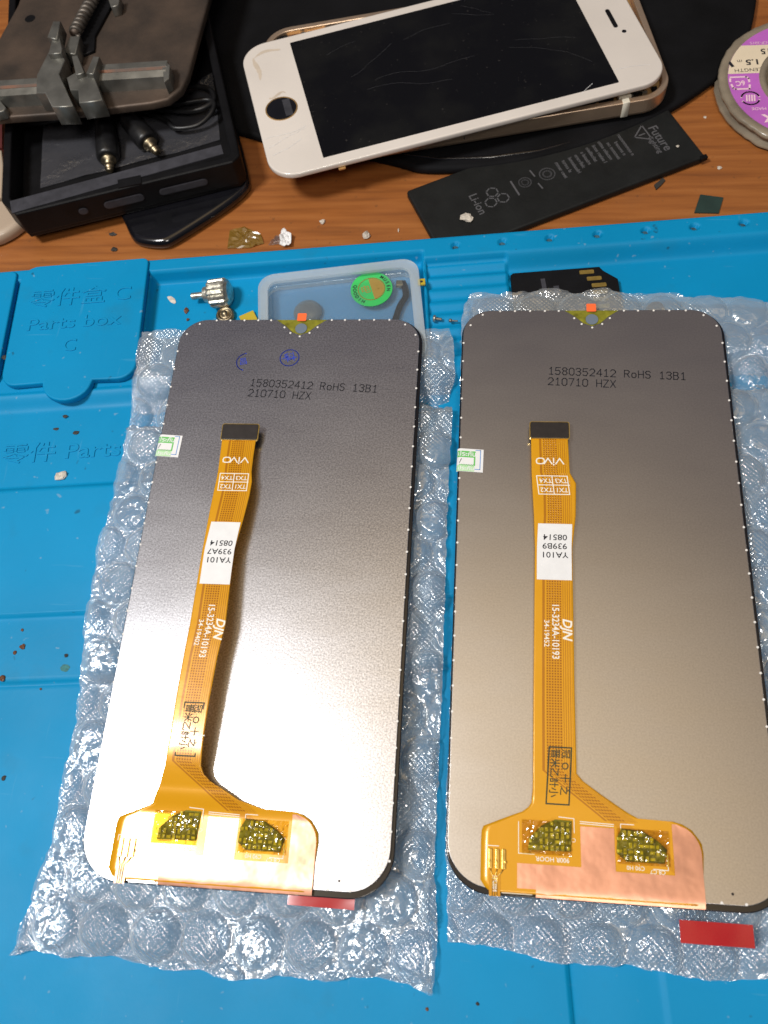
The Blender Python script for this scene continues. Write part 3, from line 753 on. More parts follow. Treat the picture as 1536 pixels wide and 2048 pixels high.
        for j in range(ny_+1):
            for i in range(nx_+1):
                x = a+(b-a)*i/nx_; y = c+(d-c)*j/ny_; hi = .78 if inside(x, y) else .18
                V.append((x, y, zb+hi+.8*abs(nz(x*.45+cfg['seed'], y*.5, 1))+.22*nz(x*1.3, y*1.3, 4)))
        g = MB(); g.add(V, [(j*(nx_+1)+i, j*(nx_+1)+i+1, (j+1)*(nx_+1)+i+1, (j+1)*(nx_+1)+i) for j in range(ny_) for i in range(nx_)], False); B(g, 'clear_tape', 'ambfilm', cl_)
    # small solder connector at the left of the wide end with its tail
    zb = lift(-25, -69)
    g = MB()
    for x in (-26.4, -24.9, -23.5): g.box(x-.42, x+.42, -71.6, -67.6, zb+.05, zb+.4)
    for x in (-26.6, -25.1, -23.2): g.box(x-.25, x+.25, -70.4, -69.9, zb+.4, zb+.6)
    B(g, 'solder_pads', 'gold', ribbon, bevel=.1)
    g = MB()
    for x, xe_ in ((-26.4, -25.9), (-24.9, -25.4), (-23.5, -24.9)): g.tube([(x, -71.5, zb+.2), (x*.6+xe_*.4, -72.4, zb+.2), (xe_, -73.2, zb+.18), (xe_, -77.1, zb+.1)], .12, 6)
    B(g, 'tail_traces', 'gold', ribbon)
    g = sheet(-26.6, -24.2, -77.1, -72.8, lambda x, y: (x, y, zb+.12), 3); B(g, 'tail', 'flex', ribbon)
    g = MB(); g.box(-23.9, -17.4, -76.4, -75.3, 7.9, 8.12); B(g, 'silver_strip', 'metaltape')
    g = MB()
    for k in range(7): g.box(-14.5+k*4.9, -13.9+k*4.9, -77.0, -76.1, 7.5, 7.95, bevel if False else 0)
    B(g, 'rim_clips', 'conn', back)
    # warranty sticker lapping over the left edge
    px_, py_ = cfg['sticker']; g = MB(); n = 16; Wd, Hd = 7.4, 6.8
    def stk(a, b, dz=0.):   # a across 0..Wd, b down 0..Hd, curls over the glass edge
        if a > 1.6: x, z = px_+a, ZT+.16
        else: an = (1.6-a)/1.3; x, z = px_+1.6-1.25*math.sin(min(an, 1.5)), ZT+.16-1.2*(1-math.cos(min(an, 1.5)))
        sk = cfg['sskew']*b
        nx_ = 1 if False else 0
        return (x-sk-dz*(.6 if a < 1.6 else 0), py_-b-.06*a, z+dz)
    V = [stk(Wd*i/n, Hd*j/4) for j in range(5) for i in range(n+1)]
    g.add(V, [(j*(n+1)+i+1, j*(n+1)+i, (j+1)*(n+1)+i, (j+1)*(n+1)+i+1) for j in range(4) for i in range(n)], True); st = B(g, 'warranty_sticker', 'label')
    def band(a0, a1, b0, b1, m_, nm, dz):
        g = MB(); k = 12; V = [stk(a0+(a1-a0)*i/k, b, dz) for b in (b0, b1) for i in range(k+1)]
        g.add(V, [(i+1, i, k+1+i, k+2+i) for i in range(k)]); B(g, nm, m_, st)
    band(.2, 5.3, .7, 2.6, 'green', 'green_band', .03); band(.2, 5.1, 5.0, 6.7, 'lgreen', 'pale_green_band', .03); band(4.9, 5.3, 2.6, 5.0, 'green', 'green_side', .03)
    g = MB(); sk = lambda x, y: stk(x, -y, .05)
    strip(g, [(5.3, -.35), (6.6, -.35), (6.6, -6.0), (5.3, -6.0)], .2, sk); B(g, 'blue_frame', 'lblue', st)
    g = MB(); put(g, text('ประกัน', 1.9, 0, 3.0, -1.65, bold=.03, stretch=1.0), sk); put(g, text('ประกัน', 1.5, 0, 2.9, -5.9, bold=.03, stretch=1.1), sk); B(g, 'white_letters', 'label', st)
    g = MB(); strip(g, [(1.1, -4.3), (1.6, -3.1)], .16, sk); B(g, 'pen_tick', 'ink', st)
    g = MB()
    for k in range(9): strip(g, [(1.0+k*.45, -5.0), (1.22+k*.45, -4.7), (1.42+k*.45, -5.0)], .14, sk)
    B(g, 'green_zigzag', 'green', st)
    # red pull tab under the lower edge
    a, b, c, d = cfg['red']; zr = cfg['redz']
    g = MB(); V = [(a+(b-a)*i/8, c+(d-c)*j/3+cfg['redtilt']*(i/8), zr+.15*math.sin(i*.8)+.25*nz(i*.5, j*.7, 3)) for j in range(4) for i in range(9)]
    g.add(V, [(j*9+i, j*9+i+1, (j+1)*9+i+1, (j+1)*9+i) for j in range(3) for i in range(8)], True); B(g, 'pull_tab', 'red', label=cfg['redlab'])
    return root

def loc1(px, py, zo): p = at(px, py, 8+zo); return p[0]-D1[0], p[1]-D1[1]
D1 = (-52.5, 70.0); D2 = (31.3, 72.9)
def mkrows(sides, base_z, neck=None):
    """wide end + ribbon rows from left/right pixel pairs already in display mm: (y, xl, xr, z)"""
    cs = sides[0]; cl0 = (cs[1]+cs[2])/2
    R = [(-76.2, -26.4, 16.8, .45, cl0), (-75.3, -27.6, 17.9, .45, cl0), (-74, -28.5, 18.3, .45, cl0), (-66, -28.5, 19.0, .45, cl0), (-64, -28.4, 18.8, .45, cl0),
         (-63.0, -28.0, 18.2, .5, cl0), (-61.3, -23.9, 16.9, .6, cl0), (-60.2, -21.2, 14.9, .7, cl0), (-59.75, -20.0, 13.0, .8, cl0), (-59.55, -19.5, 5.6, .9, cl0),
         (-58.6, -18.2, 3.6, 1.0, cl0), (-57.6, -17.5, 1.9, 1.2, cl0), (-55, -17.2, -2.2, base_z*.6, cl0), (-52.4, -17.1, -6.0, base_z*.75, cl0)]
    if neck: R = R[:8]+[(-59.75, -20.4, 13.0, .9, cl0), (-59.55, -20.3, 5.6, 1.0, cl0)]+[(*q, cl0) for q in neck]
    for y, a, b, z in sides: R.append((y, a, b, z, (a+b)/2))
    return R
px1 = [(401, 1529, 329, 1529, 5.2), (407.5, 1469, 340, 1469, 5.9), (419.5, 1394, 352, 1394, 6.1), (434.5, 1313.5, 367, 1313, 6.1), (451, 1248, 380, 1248, 5.9), (469, 1098, 405, 1098, 5.0),
       (486, 1040, 416, 1040, 4.6), (499, 990, 426, 990, 4.2), (504, 962, 432, 962, 3.9), (503, 942, 436, 942, 3.6), (507, 910, 440, 912, 3.0), (512, 878, 444, 880, 2.6)]
s1 = []
for xr, yr, xl, yl, zo in px1:
    a = loc1(xr, yr, zo); b = loc1(xl, yl, zo); s1.append(((a[1]+b[1])/2, b[0], a[0], zo))
s1 = [q for q in s1 if q[0] > -53]
s1.sort()
s2 = [(-50.8, -17.1, -7.4, .9), (-34, -16.9, -7.4, 1.2), (3, -16.3, -7.1, 1.6), (12, -16.5, -6.0, 1.7), (21, -16.9, -5.7, 1.8), (24, -17.0, -7.2, 1.8), (34.2, -17.1, -7.5, 1.9)]
display(*D1, 0.0, dict(label='display with two blue round ink stamps on its grey back', back='back1', rows=mkrows(s1, 2.0, [(-58, -19.7, .1, 1.5), (-56.4, -19.0, -2.8, 2.3), (-54.4, -18.4, -6.8, 3.7), (-52.9, -18.0, -8.4, 4.5)]), text=(-12.3, 54.9), trot=math.radians(-3.0), stamps=True,
        sticker=(-36.9, 37.7), sskew=.03, vy=28.4, dy=-19.0, code='34-19402', lab=(-7.6, 9.6), labx=(-3.6, 4.2), labtext=('YA101', '939A7', '08514'), stamp=(-2.1, 2.6, -49.3, -37.2, .4),
        seed=5, whiteline=-44.6, red=(12.9, 27.9, -79.0, -76.0), redtilt=-.1, redz=5.9, redlab='red pull tab half under the edge'))
display(*D2, 0.0, dict(label='display with a plain unstamped back and a wide red tab lying below it', back='back2', rows=mkrows(s2, 1.0), text=(-12.0, 56.3), trot=math.radians(-2.6), stamps=False,
        sticker=(-36.9, 31.7), sskew=.02, vy=27.3, dy=-17.6, code='34-19452', lab=(-5.3, 9.6), labx=(-4.1, 4.4), labtext=('YA101', '939B9', '08514'), stamp=(-2.0, 3.0, -57.6, -45.3, .8),
        seed=9, red=(13.5, 28.5, -83.5, -79.1), redtilt=0., redz=5.9, redlab='whole red tab lying clear of the edge'))

# ================================================================== WHITE PHONE
ph = empty('smartphone', (-69.86, 207.65, TZ+4), 0.2963+math.radians(.4), 'white front smartphone with lifted cracked screen and champagne shell', 'smartphone')
PO = -TZ-4   # local z of world 0
def P_(mb, name, m_, par=ph, label=None, **k):
    mb.v = [(x, y, z+PO) for x, y, z in mb.v]; return mb.build(name, m_, par, label, **k)
g = MB(); out = rr(0, 138.3, 0, 67.0, 9.5, 10); g.slab(out, -.4, 1.7, .55, 3); front = P_(g, 'front_panel', 'white')
fl = lambda z: (lambda x, y: (x, y, z))
g = MB(); g.slab(rr(18.5, 121.5, 4.0, 63.2, .3, 2), 1.6, 1.76); P_(g, 'display_glass', 'screen', front)
g = MB(); g.slab(circ(9.3, 31.5, 5.4, 36), 1.6, 1.74); hb = P_(g, 'home_button_hole', 'blkgl', front)
g = MB(); g.ring(circ(9.3, 31.5, 5.75, 36), circ(9.3, 31.5, 5.3, 36), 1.65, 1.80); P_(g, 'hole_rim', 'goldin', hb)
g = MB(); g.box(10.2, 12.8, 27.3, 35.5, 1.75, 1.8); P_(g, 'metal_tongue', 'greyrim', hb)
g = MB(); g.slab(rr(129.0, 130.6, 29.5, 39.5, .8, 4), 1.65, 1.76); P_(g, 'speaker_slot', 'blk', front)
g = MB(); g.slab(circ(131.6, 26.8, .8, 14), 1.65, 1.77); P_(g, 'front_camera', 'blkgl', front)
g = MB(); rnd = random.Random(4)
def smear(pts, w0):
    n = len(pts); V = []
    for i, (x, y) in enumerate(pts):
        a = np.array(pts[max(i-1, 0)]); b = np.array(pts[min(i+1, n-1)]); d = (b-a)/np.linalg.norm(b-a); q = np.array([-d[1], d[0]])*w0*(math.sin(PI*(i+.3)/n)**.7)*(1+.5*nz(x, y, 3))
        V += [(x-q[0], y-q[1], 1.73), (x+q[0], y+q[1], 1.73)]
    g.add(V, [(2*i, 2*i+1, 2*i+3, 2*i+2) for i in range(n-1)])
smear(catmull2 := [(4.6+.5*math.sin(t*5), 48+t*12) for t in np.linspace(0, 1, 14)], .8)
smear([(4.5+t*10, 60+1.2*math.sin(t*4)+t*2) for t in np.linspace(0, 1, 12)], .7); smear([(9+3*math.cos(t), 38.5+1.0*math.sin(t*2)) for t in np.linspace(0, 3, 10)], .5)
P_(g, 'glue_stain', 'stain', front)
g = MB()      # fine cracks
def crack(x, y, a, L, wd=.10):
    pts = [(x, y)]
    for k in range(int(L/3)): a += rnd.uniform(-.22, .22); x += 3*math.cos(a); y += 3*math.sin(a); pts.append((x, y))
    pts = [(min(max(px_, 1), 137), min(max(py_, 1), 66)) for px_, py_ in pts]; strip(g, pts, wd, fl(1.80))
for q in ((40, 30, .25, 30), (44, 34, .15, 36), (36, 38, .3, 22), (82, 60, -.5, 12), (78, 57, -.6, 16), (84, 62, .6, 9), (92, 33, -.35, 30), (95, 36, -.3, 22), (100, 56, -.2, 16), (58, 50, .2, 18), (30, 52, .4, 14)): crack(*q, wd=.05)
P_(g, 'cracks', 'battink', front)
g = MB()
for q in ((1, 19, .12, 17), (1.5, 14.5, .22, 17), (2, 10.5, .18, 14), (108, 3, .5, 6), (122, 10, .1, 14)): crack(*q, wd=.13)
P_(g, 'bezel_cracks', 'label', front)
# shell: rotated a little against the panel, tray shaped
bl = at(830, 304, -8.5); brr = at(1270, 231, -8.5); sa_ = math.atan2(brr[1]-bl[1], brr[0]-bl[0])
e1 = np.array([math.cos(sa_), math.sin(sa_)]); n1_ = np.array([-e1[1], e1[0]])
rp_ = at(1337, 172, -5)[:2]
orig = bl[:2]+e1*np.dot(rp_-bl[:2], e1)          # foot of right end on bottom edge
def shell_world(x, y): p = orig-e1*(138-x)+n1_*y; return (p[0], p[1])
ax_, ay_ = -69.86, 207.65; ra = -(0.2963+math.radians(.4))
def to_ph(x, y): dx, dy = x-ax_, y-ay_; return (dx*math.cos(ra)-dy*math.sin(ra), dx*math.sin(ra)+dy*math.cos(ra))
sh = lambda P: [to_ph(*shell_world(*p)) for p in P]
g = MB(); g.slab(sh(rr(0, 138, 0, 67, 10.5, 12)), -9.3, -5.2, 2.0, 5); body = P_(g, 'metal_shell', 'goldbody')
g = MB(); g.ring(sh(rr(0, 138, 0, 67, 10.5, 12)), sh(rr(2.2, 135.8, 2.2, 64.8, 8.5, 12)), -7.2, -2.6); P_(g, 'shell_wall', 'goldbody', body, bevel=.35)
g = MB(); g.slab(sh(rr(2.6, 135.4, 2.6, 64.4, 8, 8)), -5.3, -4.6); P_(g, 'inner_chassis', 'goldin', body)
g = MB(); rnd = random.Random(8)
for k in range(60):
    x, y = rnd.choice(((rnd.uniform(4, 134), rnd.uniform(3.5, 6)), (rnd.uniform(4, 60), rnd.uniform(60, 63.5)), (rnd.uniform(124, 133), rnd.uniform(6, 60)), (rnd.uniform(100, 133), rnd.uniform(4, 9)))); w_ = rnd.uniform(.8, 2.6)
    Q = sh([(x-w_, y-.8), (x+w_, y-.8), (x+w_, y+.9), (x-w_, y+.9)]); g.slab(Q, -4.7, -4.0+rnd.random()*.8)
P_(g, 'circuitry', 'blk', body)
g = MB()
for k in range(26):
    x, y = rnd.choice(((rnd.uniform(4, 50), rnd.uniform(60, 63.5)), (rnd.uniform(95, 133), rnd.uniform(4, 8)))); w_ = rnd.uniform(.5, 1.3)
    g.slab(sh([(x-w_, y-.5), (x+w_, y-.5), (x+w_, y+.6), (x-w_, y+.6)]), -4.7, -3.3)
P_(g, 'shielding', 'steel', body)
g = MB(); g.slab(sh([(120.2, -.1), (122.6, -.1), (122.6, 2.6), (120.2, 2.6)]), -8.4, -2.4, .2, 2); g.slab(sh([(119.4, 2.5), (123.6, 2.5), (123.6, 4.2), (119.4, 4.2)]), -3.8, -2.3); P_(g, 'antenna_band', 'cream', body)
g = MB(); g.lathe([(1.0, 0), (1.0, .5), (.45, .5), (.45, .2)], 14, (*to_ph(*at(932, 273, -6)[:2]), -6), axis=(.0, -1, .0)); P_(g, 'side_screw', 'steel', body)
g = MB(); q = to_ph(*at(684, 338, -2)[:2]); g.ring([(q[0]+a, q[1]+b) for a, b in rr(-1.2, 1.2, -1.6, 1.3, .3, 2)], [(q[0]+a, q[1]+b) for a, b in rr(-.6, .6, -.8, .6, .2, 2)], -.9, -.4); P_(g, 'panel_clip', 'goldin', front)

# ================================================================== BLACK POUCH + DISH
pts = [at(*p, -10)[:2] for p in [(395, 235), (500, 266), (560, 282), (700, 300), (800, 322), (840, 336), (960, 332), (1080, 312), (1200, 278), (1330, 222), (1400, 178), (1475, 122), (1508, 55), (1522, -60)]]
pts = [tuple(p) for p in pts]+[(110, 420), (-120, 420), (-118, 300)]
g = MB(); g.slab(smooth_poly(ccw(pts), 3), TZ+.1, TZ+3.6, 1.4, 4); tag(g.build('pouch', 'blkmat'), 'flat black pouch spread out under the white smartphone', 'pouch')
dd = [tuple(at(*p, -9)[:2]) for p in [(805, 303), (880, 312), (980, 308), (1080, 294), (1160, 272), (1235, 245)]]
g = MB(); path = [(x, y, -10.2-.2*i) for i, (x, y) in enumerate(dd)]
pp = []
for i in range(len(path)-1):
    for k in range(6):
        f_ = k/6; pp.append(tuple(path[i][j]*(1-f_)+path[i+1][j]*f_ for j in range(3)))
pp.append(path[-1]); g.tube(pp, [.25+.45*math.sin(PI*min(1, (i+1)/len(pp))) for i in range(len(pp))], 8)
zip_ = g.build('piping', 'blkgl'); tag(zip_, 'glossy black piped cord lying along the front of the pouch', 'cord')

# ================================================================== BATTERY
tl = at(812, 381, -11)[:2]; br_ = at(1412, 312, -11)[:2]; bm = at(1034, 457, -11)[:2]
ba = math.atan2(br_[1]-bm[1], br_[0]-bm[0])
ux = np.array([math.cos(ba), math.sin(ba)]); uy = np.array([-ux[1], ux[0]])
Lb = np.dot(br_-tl, ux); Wb = -np.dot(br_-tl, uy); ob = tl-uy*Wb
bt = empty('phone_battery', (*ob, TZ), ba, 'thin black lithium battery with faint grey print on the wood', 'battery')
g = MB(); g.slab(rr(0, Lb, 0, Wb, 1.2, 4), .1, 2.9, .7, 3); P = g.build('cell', 'batt', bt)
g = MB(); z = 2.93
cy0 = 16.2
put(g, text('Li-ion', 4.2, -PI/2, 19.4, 15.5, bold=.04), fl(z)); put(g, text('Future', 4.6, -PI/2, 87.2, 14.2, bold=.05), fl(z)); put(g, text('Fighting', 2.6, -PI/2, 84.2, 12.2, bold=.04), fl(z))
for k in range(3):
    a = PI/2+k*2*PI/3; c0 = (26+2.6*math.cos(a), 15.4+2.6*math.sin(a)); strip(g, circ(*c0, 2.1, 6, a, a+2*PI), .45, fl(z), True)
for x, r_ in ((37.7, 2.1), (46, 2.6)): strip(g, circ(x, cy0+.8, r_, 20), .42, fl(z), True); strip(g, circ(x, cy0+.8, r_*.55, 12), .5, fl(z), True)
strip(g, [(33.6, 13), (33.6, 19.5)], .6, fl(z)); strip(g, [(41.8, 18), (41.5, 21)], .5, fl(z)); strip(g, [(41.8, 12), (41.5, 14.5)], .5, fl(z))
rnd = random.Random(2)
for i in range(11):
    x = 51+i*2.45; put(g, text(''.join(rnd.choice('nmroeasiltc ') for _ in range(rnd.randint(9, 14))), 1.8, -PI/2, x, 17.2+rnd.uniform(-1.2, .8), bold=.05), fl(z))
strip(g, [(79.8, 18.4), (84.6, 22.2), (84.6, 14.8)], .5, fl(z), True); strip(g, [(81.6, 18.4), (83.6, 18.4)], .5, fl(z))
g.build('battery_print', 'battink', P)
g = MB(); g.box(Lb-2, Lb+.6, -.6, 1.0, 1.4, 3.0); g.build('corner_tab', 'blk', bt, bevel=.2)

# ================================================================== SOLDER WICK SPOOL
ctr = np.array([112.7, 258.2]); R = 32.2; Rl = 28.7
sp = empty('wick_spool', (*ctr, TZ), 0, 'round spool of desoldering braid with purple and cream label', 'spool')
prof = [(R-3, 0), (R-1, .2), (R-.2, .9), (R-.2, 1.8), (R-1.6, 2.4), (R-1.6, 4.0), (R-.6, 4.4), (R-.4, 5.2), (R-1.0, 5.9), (Rl+.6, 6.1), (Rl+.2, 5.8), (18.4, 5.8), (18.2, 6.5), (16.5, 6.5), (16.0, 5.5), (15.6, 2.0)]
g = MB(); g.lathe(prof, 120, mod=lambda i, k: 1+(.030*max(0, nz(k*.45, i*.1, 3))+.012*nz(k*.9, 7, 3) if 1 <= i <= 8 else 0)); g.sm = [True]*len(g.f); rim = g.build('plastic_rim', 'spool', sp)
zt = 5.9
g = MB(); g.ring(circ(0, 0, Rl, 90), circ(0, 0, 18.3, 90), zt-.1, zt); g.build('purple_label', 'purple', sp)
g = MB(); n = 30; V = []
for k in range(n+1):
    y = 3.6+13.9*k/n; xo = math.sqrt(Rl*Rl-y*y)-.05; xi = math.sqrt(max(0, 18.35**2-y*y)); V += [(-xo, y, zt+.04), (-xi, y, zt+.04), (xi, y, zt+.04), (xo, y, zt+.04)]
Fc = []
for k in range(n): Fc += [(4*k, 4*k+1, 4*k+5, 4*k+4), (4*k+2, 4*k+3, 4*k+7, 4*k+6)]
g.add(V, Fc); g.build('cream_panel', 'paper', sp)
g = MB(); T = lambda s_, sz, x, y, **k: put(g, text(s_, sz, PI+.03, x, y, **k), fl(zt+.08))
T('1.5', 3.6, -19.6, 9.2, bold=.10, stretch=1.15); T('m', 2.4, -24.0, 9.7); T('LENGTH', 2.3, -21.6, 5.3, stretch=1.05); T('15', 3.8, -14.6, 14.3, bold=.08)
strip(g, [(-27.4, 9.2), (-26.6, 7.4)], 1.1, fl(zt+.09)); g.build('black_print', 'ink', sp)
g = MB()
def lp(pts, wd=.7): strip(g, [(x-25.2, y-.7) for x, y in pts], wd, fl(zt+.08))
lp([(-2.6, 2.6), (2.6, 2.6), (3.4, 1.8), (3.4, .2)]); lp([(-2.6, -1.0), (-2.2, -2.6), (-1.4, -3.2), (3.2, -3.2), (3.4, -1.4)]); lp([(-2.9, .6), (-2.8, 1.8)])
put(g, text('6C', 3.3, PI+.1, -24.8, -1.0, bold=.08, stretch=.8), fl(zt+.08))
strip(g, circ(-22.2, -8.4, 3.0, 20, .2, PI*.95), .6, fl(zt+.08)); strip(g, circ(-22.2, -8.4, 3.0, 20, PI*1.15, PI*1.9), .6, fl(zt+.08))
for k in range(4): strip(g, [(-23.5+k*.85, -9.7), (-23.3+k*.85, -7.0)], .5, fl(zt+.08))
put(g, text('WICK MADE', 1.8, PI, -17.3, -13.4), fl(zt+.08)); put(g, text('NO.CP-2015', 1.7, PI, -15.0, 18.6), fl(zt+.08)); put(g, text('X', 4.8, PI+.15, -17.2, -17.6, bold=.25), fl(zt+.08))
g.build('pink_print', 'pink', sp)

# ================================================================== BLACK TRAY BOX with audio cable
tb = empty('tray_box', (-120, 230, TZ+2), 0, 'open black plastic case with grey front rim holding an audio cable', 'case')
def W2(o_): # move mesh authored in world mm under an empty
    return lambda mb, name, m_, par=None, label=None, **k: _w(mb, o_, name, m_, par, label, **k)
def _w(mb, o_, name, m_, par, label, **k):
    lx, ly, lz = (c/S for c in o_.location); mb.v = [(x-lx, y-ly, z-lz) for x, y, z in mb.v]
    return mb.build(name, m_, par or o_, label, **k)
TBm = W2(tb)
zr = 2.
A = at(2, 402, zr)[:2]; Bp = at(22, 428, zr)[:2]; Cc = at(478, 318, zr)[:2]; Dd = at(405, -20, zr)[:2]; Ee = at(8, 235, zr)[:2]
le = A+(Ee-A)*3.0
outer = [tuple(Bp+np.array([1.5, -.3])), tuple(Cc+np.array([-2, -1.2])), tuple(Cc+np.array([0, 2.])), tuple(Dd), tuple(le), tuple(A)]
def inset(P, d):
    P = np.array(P); e0 = P-np.roll(P, 1, 0); e1_ = np.roll(P, -1, 0)-P
    nn2 = lambda e: np.stack([e[:, 1], -e[:, 0]], 1)/np.linalg.norm(e, axis=1)[:, None]
    a, b = nn2(e0), nn2(e1_); N = a+b; N /= (1+(a*b).sum(1))[:, None]; return [tuple(q) for q in P-N*d]
inn = inset(outer, 3.0)
g = MB(); g.ring(outer, inn, -8, zr); w_ = TBm(g, 'case_walls', 'blk', bevel=.6)
g = MB(); g.slab(inset(outer, .3), -9.5, -7.0, .6, 3); TBm(g, 'case_floor', 'blk')
fr = [at(*p, zr)[:2] for p in [(20, 403), (442, 290), (447, 308), (24, 427)]]
g = MB(); g.slab(ccw([tuple(p) for p in fr]), zr-.2, zr+.15); TBm(g, 'front_rim_strip', 'greyrim')
# front ports: recessed slots in the front wall
Ba, Ca = Bp+np.array([1.5, -.3]), Cc+np.array([-2, -1.2]); fd = (Ca-Ba)/np.linalg.norm(Ca-Ba); fn = np.array([fd[1], -fd[0]])
def port(px_, py_, wd, ht, nm, m_='greyrim'):
    c0 = at(px_, py_, -3.2)[:2]; tpos = np.dot(c0-Ba, fd); b0 = Bp+np.array([1.5, -.3])+fd*tpos
    g = MB(); hx = wd/2
    V = []
    for dx, dz in rr(-hx, hx, -ht/2, ht/2, ht*.45, 4):
        V.append((*(b0+fd*dx+fn*.25), -3.2+dz))
    for dx, dz in rr(-hx+.4, hx-.4, -ht/2+.4, ht/2-.4, ht*.3, 4):
        V.append((*(b0+fd*dx+fn*.35), -3.2+dz))
    n = 20; Fc = [(i, (i+1) % n, n+(i+1) % n, n+i) for i in range(n)]+[tuple(range(n, 2*n))]
    g.add(V, Fc); TBm(g, nm, m_, w_)
port(362, 342, 17, 3.0, 'port_slot'); port(246, 383, 14, 3.4, 'port_slot'); port(165, 402, 3.2, 3.0, 'round_port')
g = MB(); c0 = at(260, 362, zr)[:2]; g.box(c0[0]-4, c0[0]+4, c0[1]-2.4, c0[1]+1.4, zr-.3, zr+.32, rz=.25); TBm(g, 'rim_notch', 'blk', w_)

pb = [at(*p, -6.2)[:2] for p in [(88, 248), (300, 232), (425, 145), (440, 280), (80, 375)]]
g = MB(); Q = ccw([tuple(p) for p in pb]); xs = [p[0] for p in Q]; cxm, cym = np.mean(xs), np.mean([p[1] for p in Q])
V = [(cxm, cym, -5.2)]; n = len(Q); ring_pts = []
for i in range(n):
    a, b = np.array(Q[i]), np.array(Q[(i+1) % n])
    for k in range(8): ring_pts.append(a+(b-a)*k/8)
m_ = len(ring_pts); NR = 10; V = []
for j in range(1, NR+1):
    for i, p in enumerate(ring_pts):
        q = np.array([cxm, cym])*(1-j/NR)+p*j/NR; V.append((*q, -6.2+.9*nz(q[0]*.12, q[1]*.12, 2)+.25*nz(q[0]*.6, q[1]*.6)))
Fc = [tuple(range(m_))]+[(j*m_+i, (j+1)*m_+i, (j+1)*m_+(i+1) % m_, j*m_+(i+1) % m_) for j in range(NR-1) for i in range(m_)]
g.add(V, Fc, True); tag(g.build('plastic_bag', 'greybag'), 'crumpled clear grey plastic bag inside the black case beneath the audio plugs', 'plastic bag')

ac = empty('audio_cable', (-115, 225, -6), 0, 'black audio cable coiled in the case with two metal tipped plugs', 'cable'); AC = W2(ac)
def catmull(P, n=8):
    P = [np.array(p, float) for p in P]; out = []
    for i in range(len(P)-1):
        p0, p1, p2, p3 = P[max(i-1, 0)], P[i], P[i+1], P[min(i+2, len(P)-1)]
        for k in range(n):
            t = k/n; out.append(tuple(.5*((2*p1)+(-p0+p2)*t+(2*p0-5*p1+4*p2-p3)*t*t+(-p0+3*p1-3*p2+p3)*t**3)))
    out.append(tuple(P[-1])); return out
g = MB()
def pxp(L): return [tuple(at(a, b, z_)) for a, b, z_ in L]
g.tube(catmull(pxp([(206, 232, -2), (190, 215, -3), (120, 238, -4), (60, 248, -4), (40, 240, -4), (60, 210, -4), (160, 190, -4), (300, 215, -3), (380, 222, -2), (425, 205, -2), (420, 180, -3), (380, 172, -3), (330, 180, -3)])), .95, 8)
g.tube(catmull(pxp([(243, 232, -2), (260, 212, -3), (330, 240, -3), (350, 256, -3), (395, 250, -3), (425, 222, -2), (418, 200, -2), (340, 208, -2), (250, 205, -3)])), .9, 8)
AC(g, 'cord', 'rubber')
for (a, b) in (((207, 228, -1.5), (217, 318, -3.5)), ((250, 232, -1), (298, 286, -3))):
    p, q = Vector(at(*a)), Vector(at(*b)); d = (q-p); L = d.length; d.normalize()
    g = MB(); g.lathe([(1.5, -3), (1.8, 0), (2.7, 1), (3.4, 3), (3.7, L*.45), (4.1, L*.7), (4.1, L-1.2), (3.8, L-.2), (3.0, L)], 24, p, d); pg = AC(g, 'plug', 'rubber')
    g = MB(); g.lathe([(2.4, 0), (2.6, .3), (2.6, 1.0), (1.6, 1.3), (1.6, 2.6), (1.4, 2.8), (1.6, 3.0), (1.6, 4.2), (1.1, 4.5), (1.4, 5.0), (.8, 5.6)], 20, q, d); AC(g, 'metal_tip', 'brass', pg)

# dark phone under the case
up_ = [at(*p, -9)[:2] for p in [(240, 425), (258, 470), (275, 480), (320, 484), (345, 476), (495, 378), (500, 340), (440, 150), (120, 200)]]
g = MB(); g.slab(smooth_poly(ccw([tuple(p) for p in up_]), 3), TZ+.1, TZ+4.4, 2.1, 6); tag(g.build('phone_case', 'blkgl'), 'glossy black round cornered phone case lying under the open black tray', 'phone case')
# cloudy beige cap and things at the left edge
g = MB(); c0 = at(-28, 400, -9)[:2]; Rc = float(np.linalg.norm(at(27, 455, -9)[:2]-c0)); g.lathe([(Rc-1, TZ+.1), (Rc, TZ+1), (Rc, -10), (Rc-1, -9), (Rc-3, -8.8), (.1, -8.8)], 48, (*c0, 0)); tag(g.build('jar_lid', 'capwhite'), 'cloudy beige plastic jar lid cut off by the left edge of the photo', 'lid')
g = MB(); c1 = [at(*p, -7)[:2] for p in [(-40, 300), (3, 300), (6, 330), (2, 395), (-40, 400)]]; g.slab(ccw([tuple(p) for p in c1]), TZ+4.4, -7, .4, 2); tag(g.build('plastic_tub', 'capwhite'), 'pale beige plastic tub edge standing on the jar lid', 'tub')
g = MB(); c1 = [at(*p, -7.5)[:2] for p in [(-60, 238), (4, 238), (4, 296), (-60, 296)]]; g.slab(ccw([tuple(p) for p in c1]), TZ+.1, -7.5); tag(g.build('card', 'redbrown'), 'dark red card between the steel holder and the beige tub', 'card')

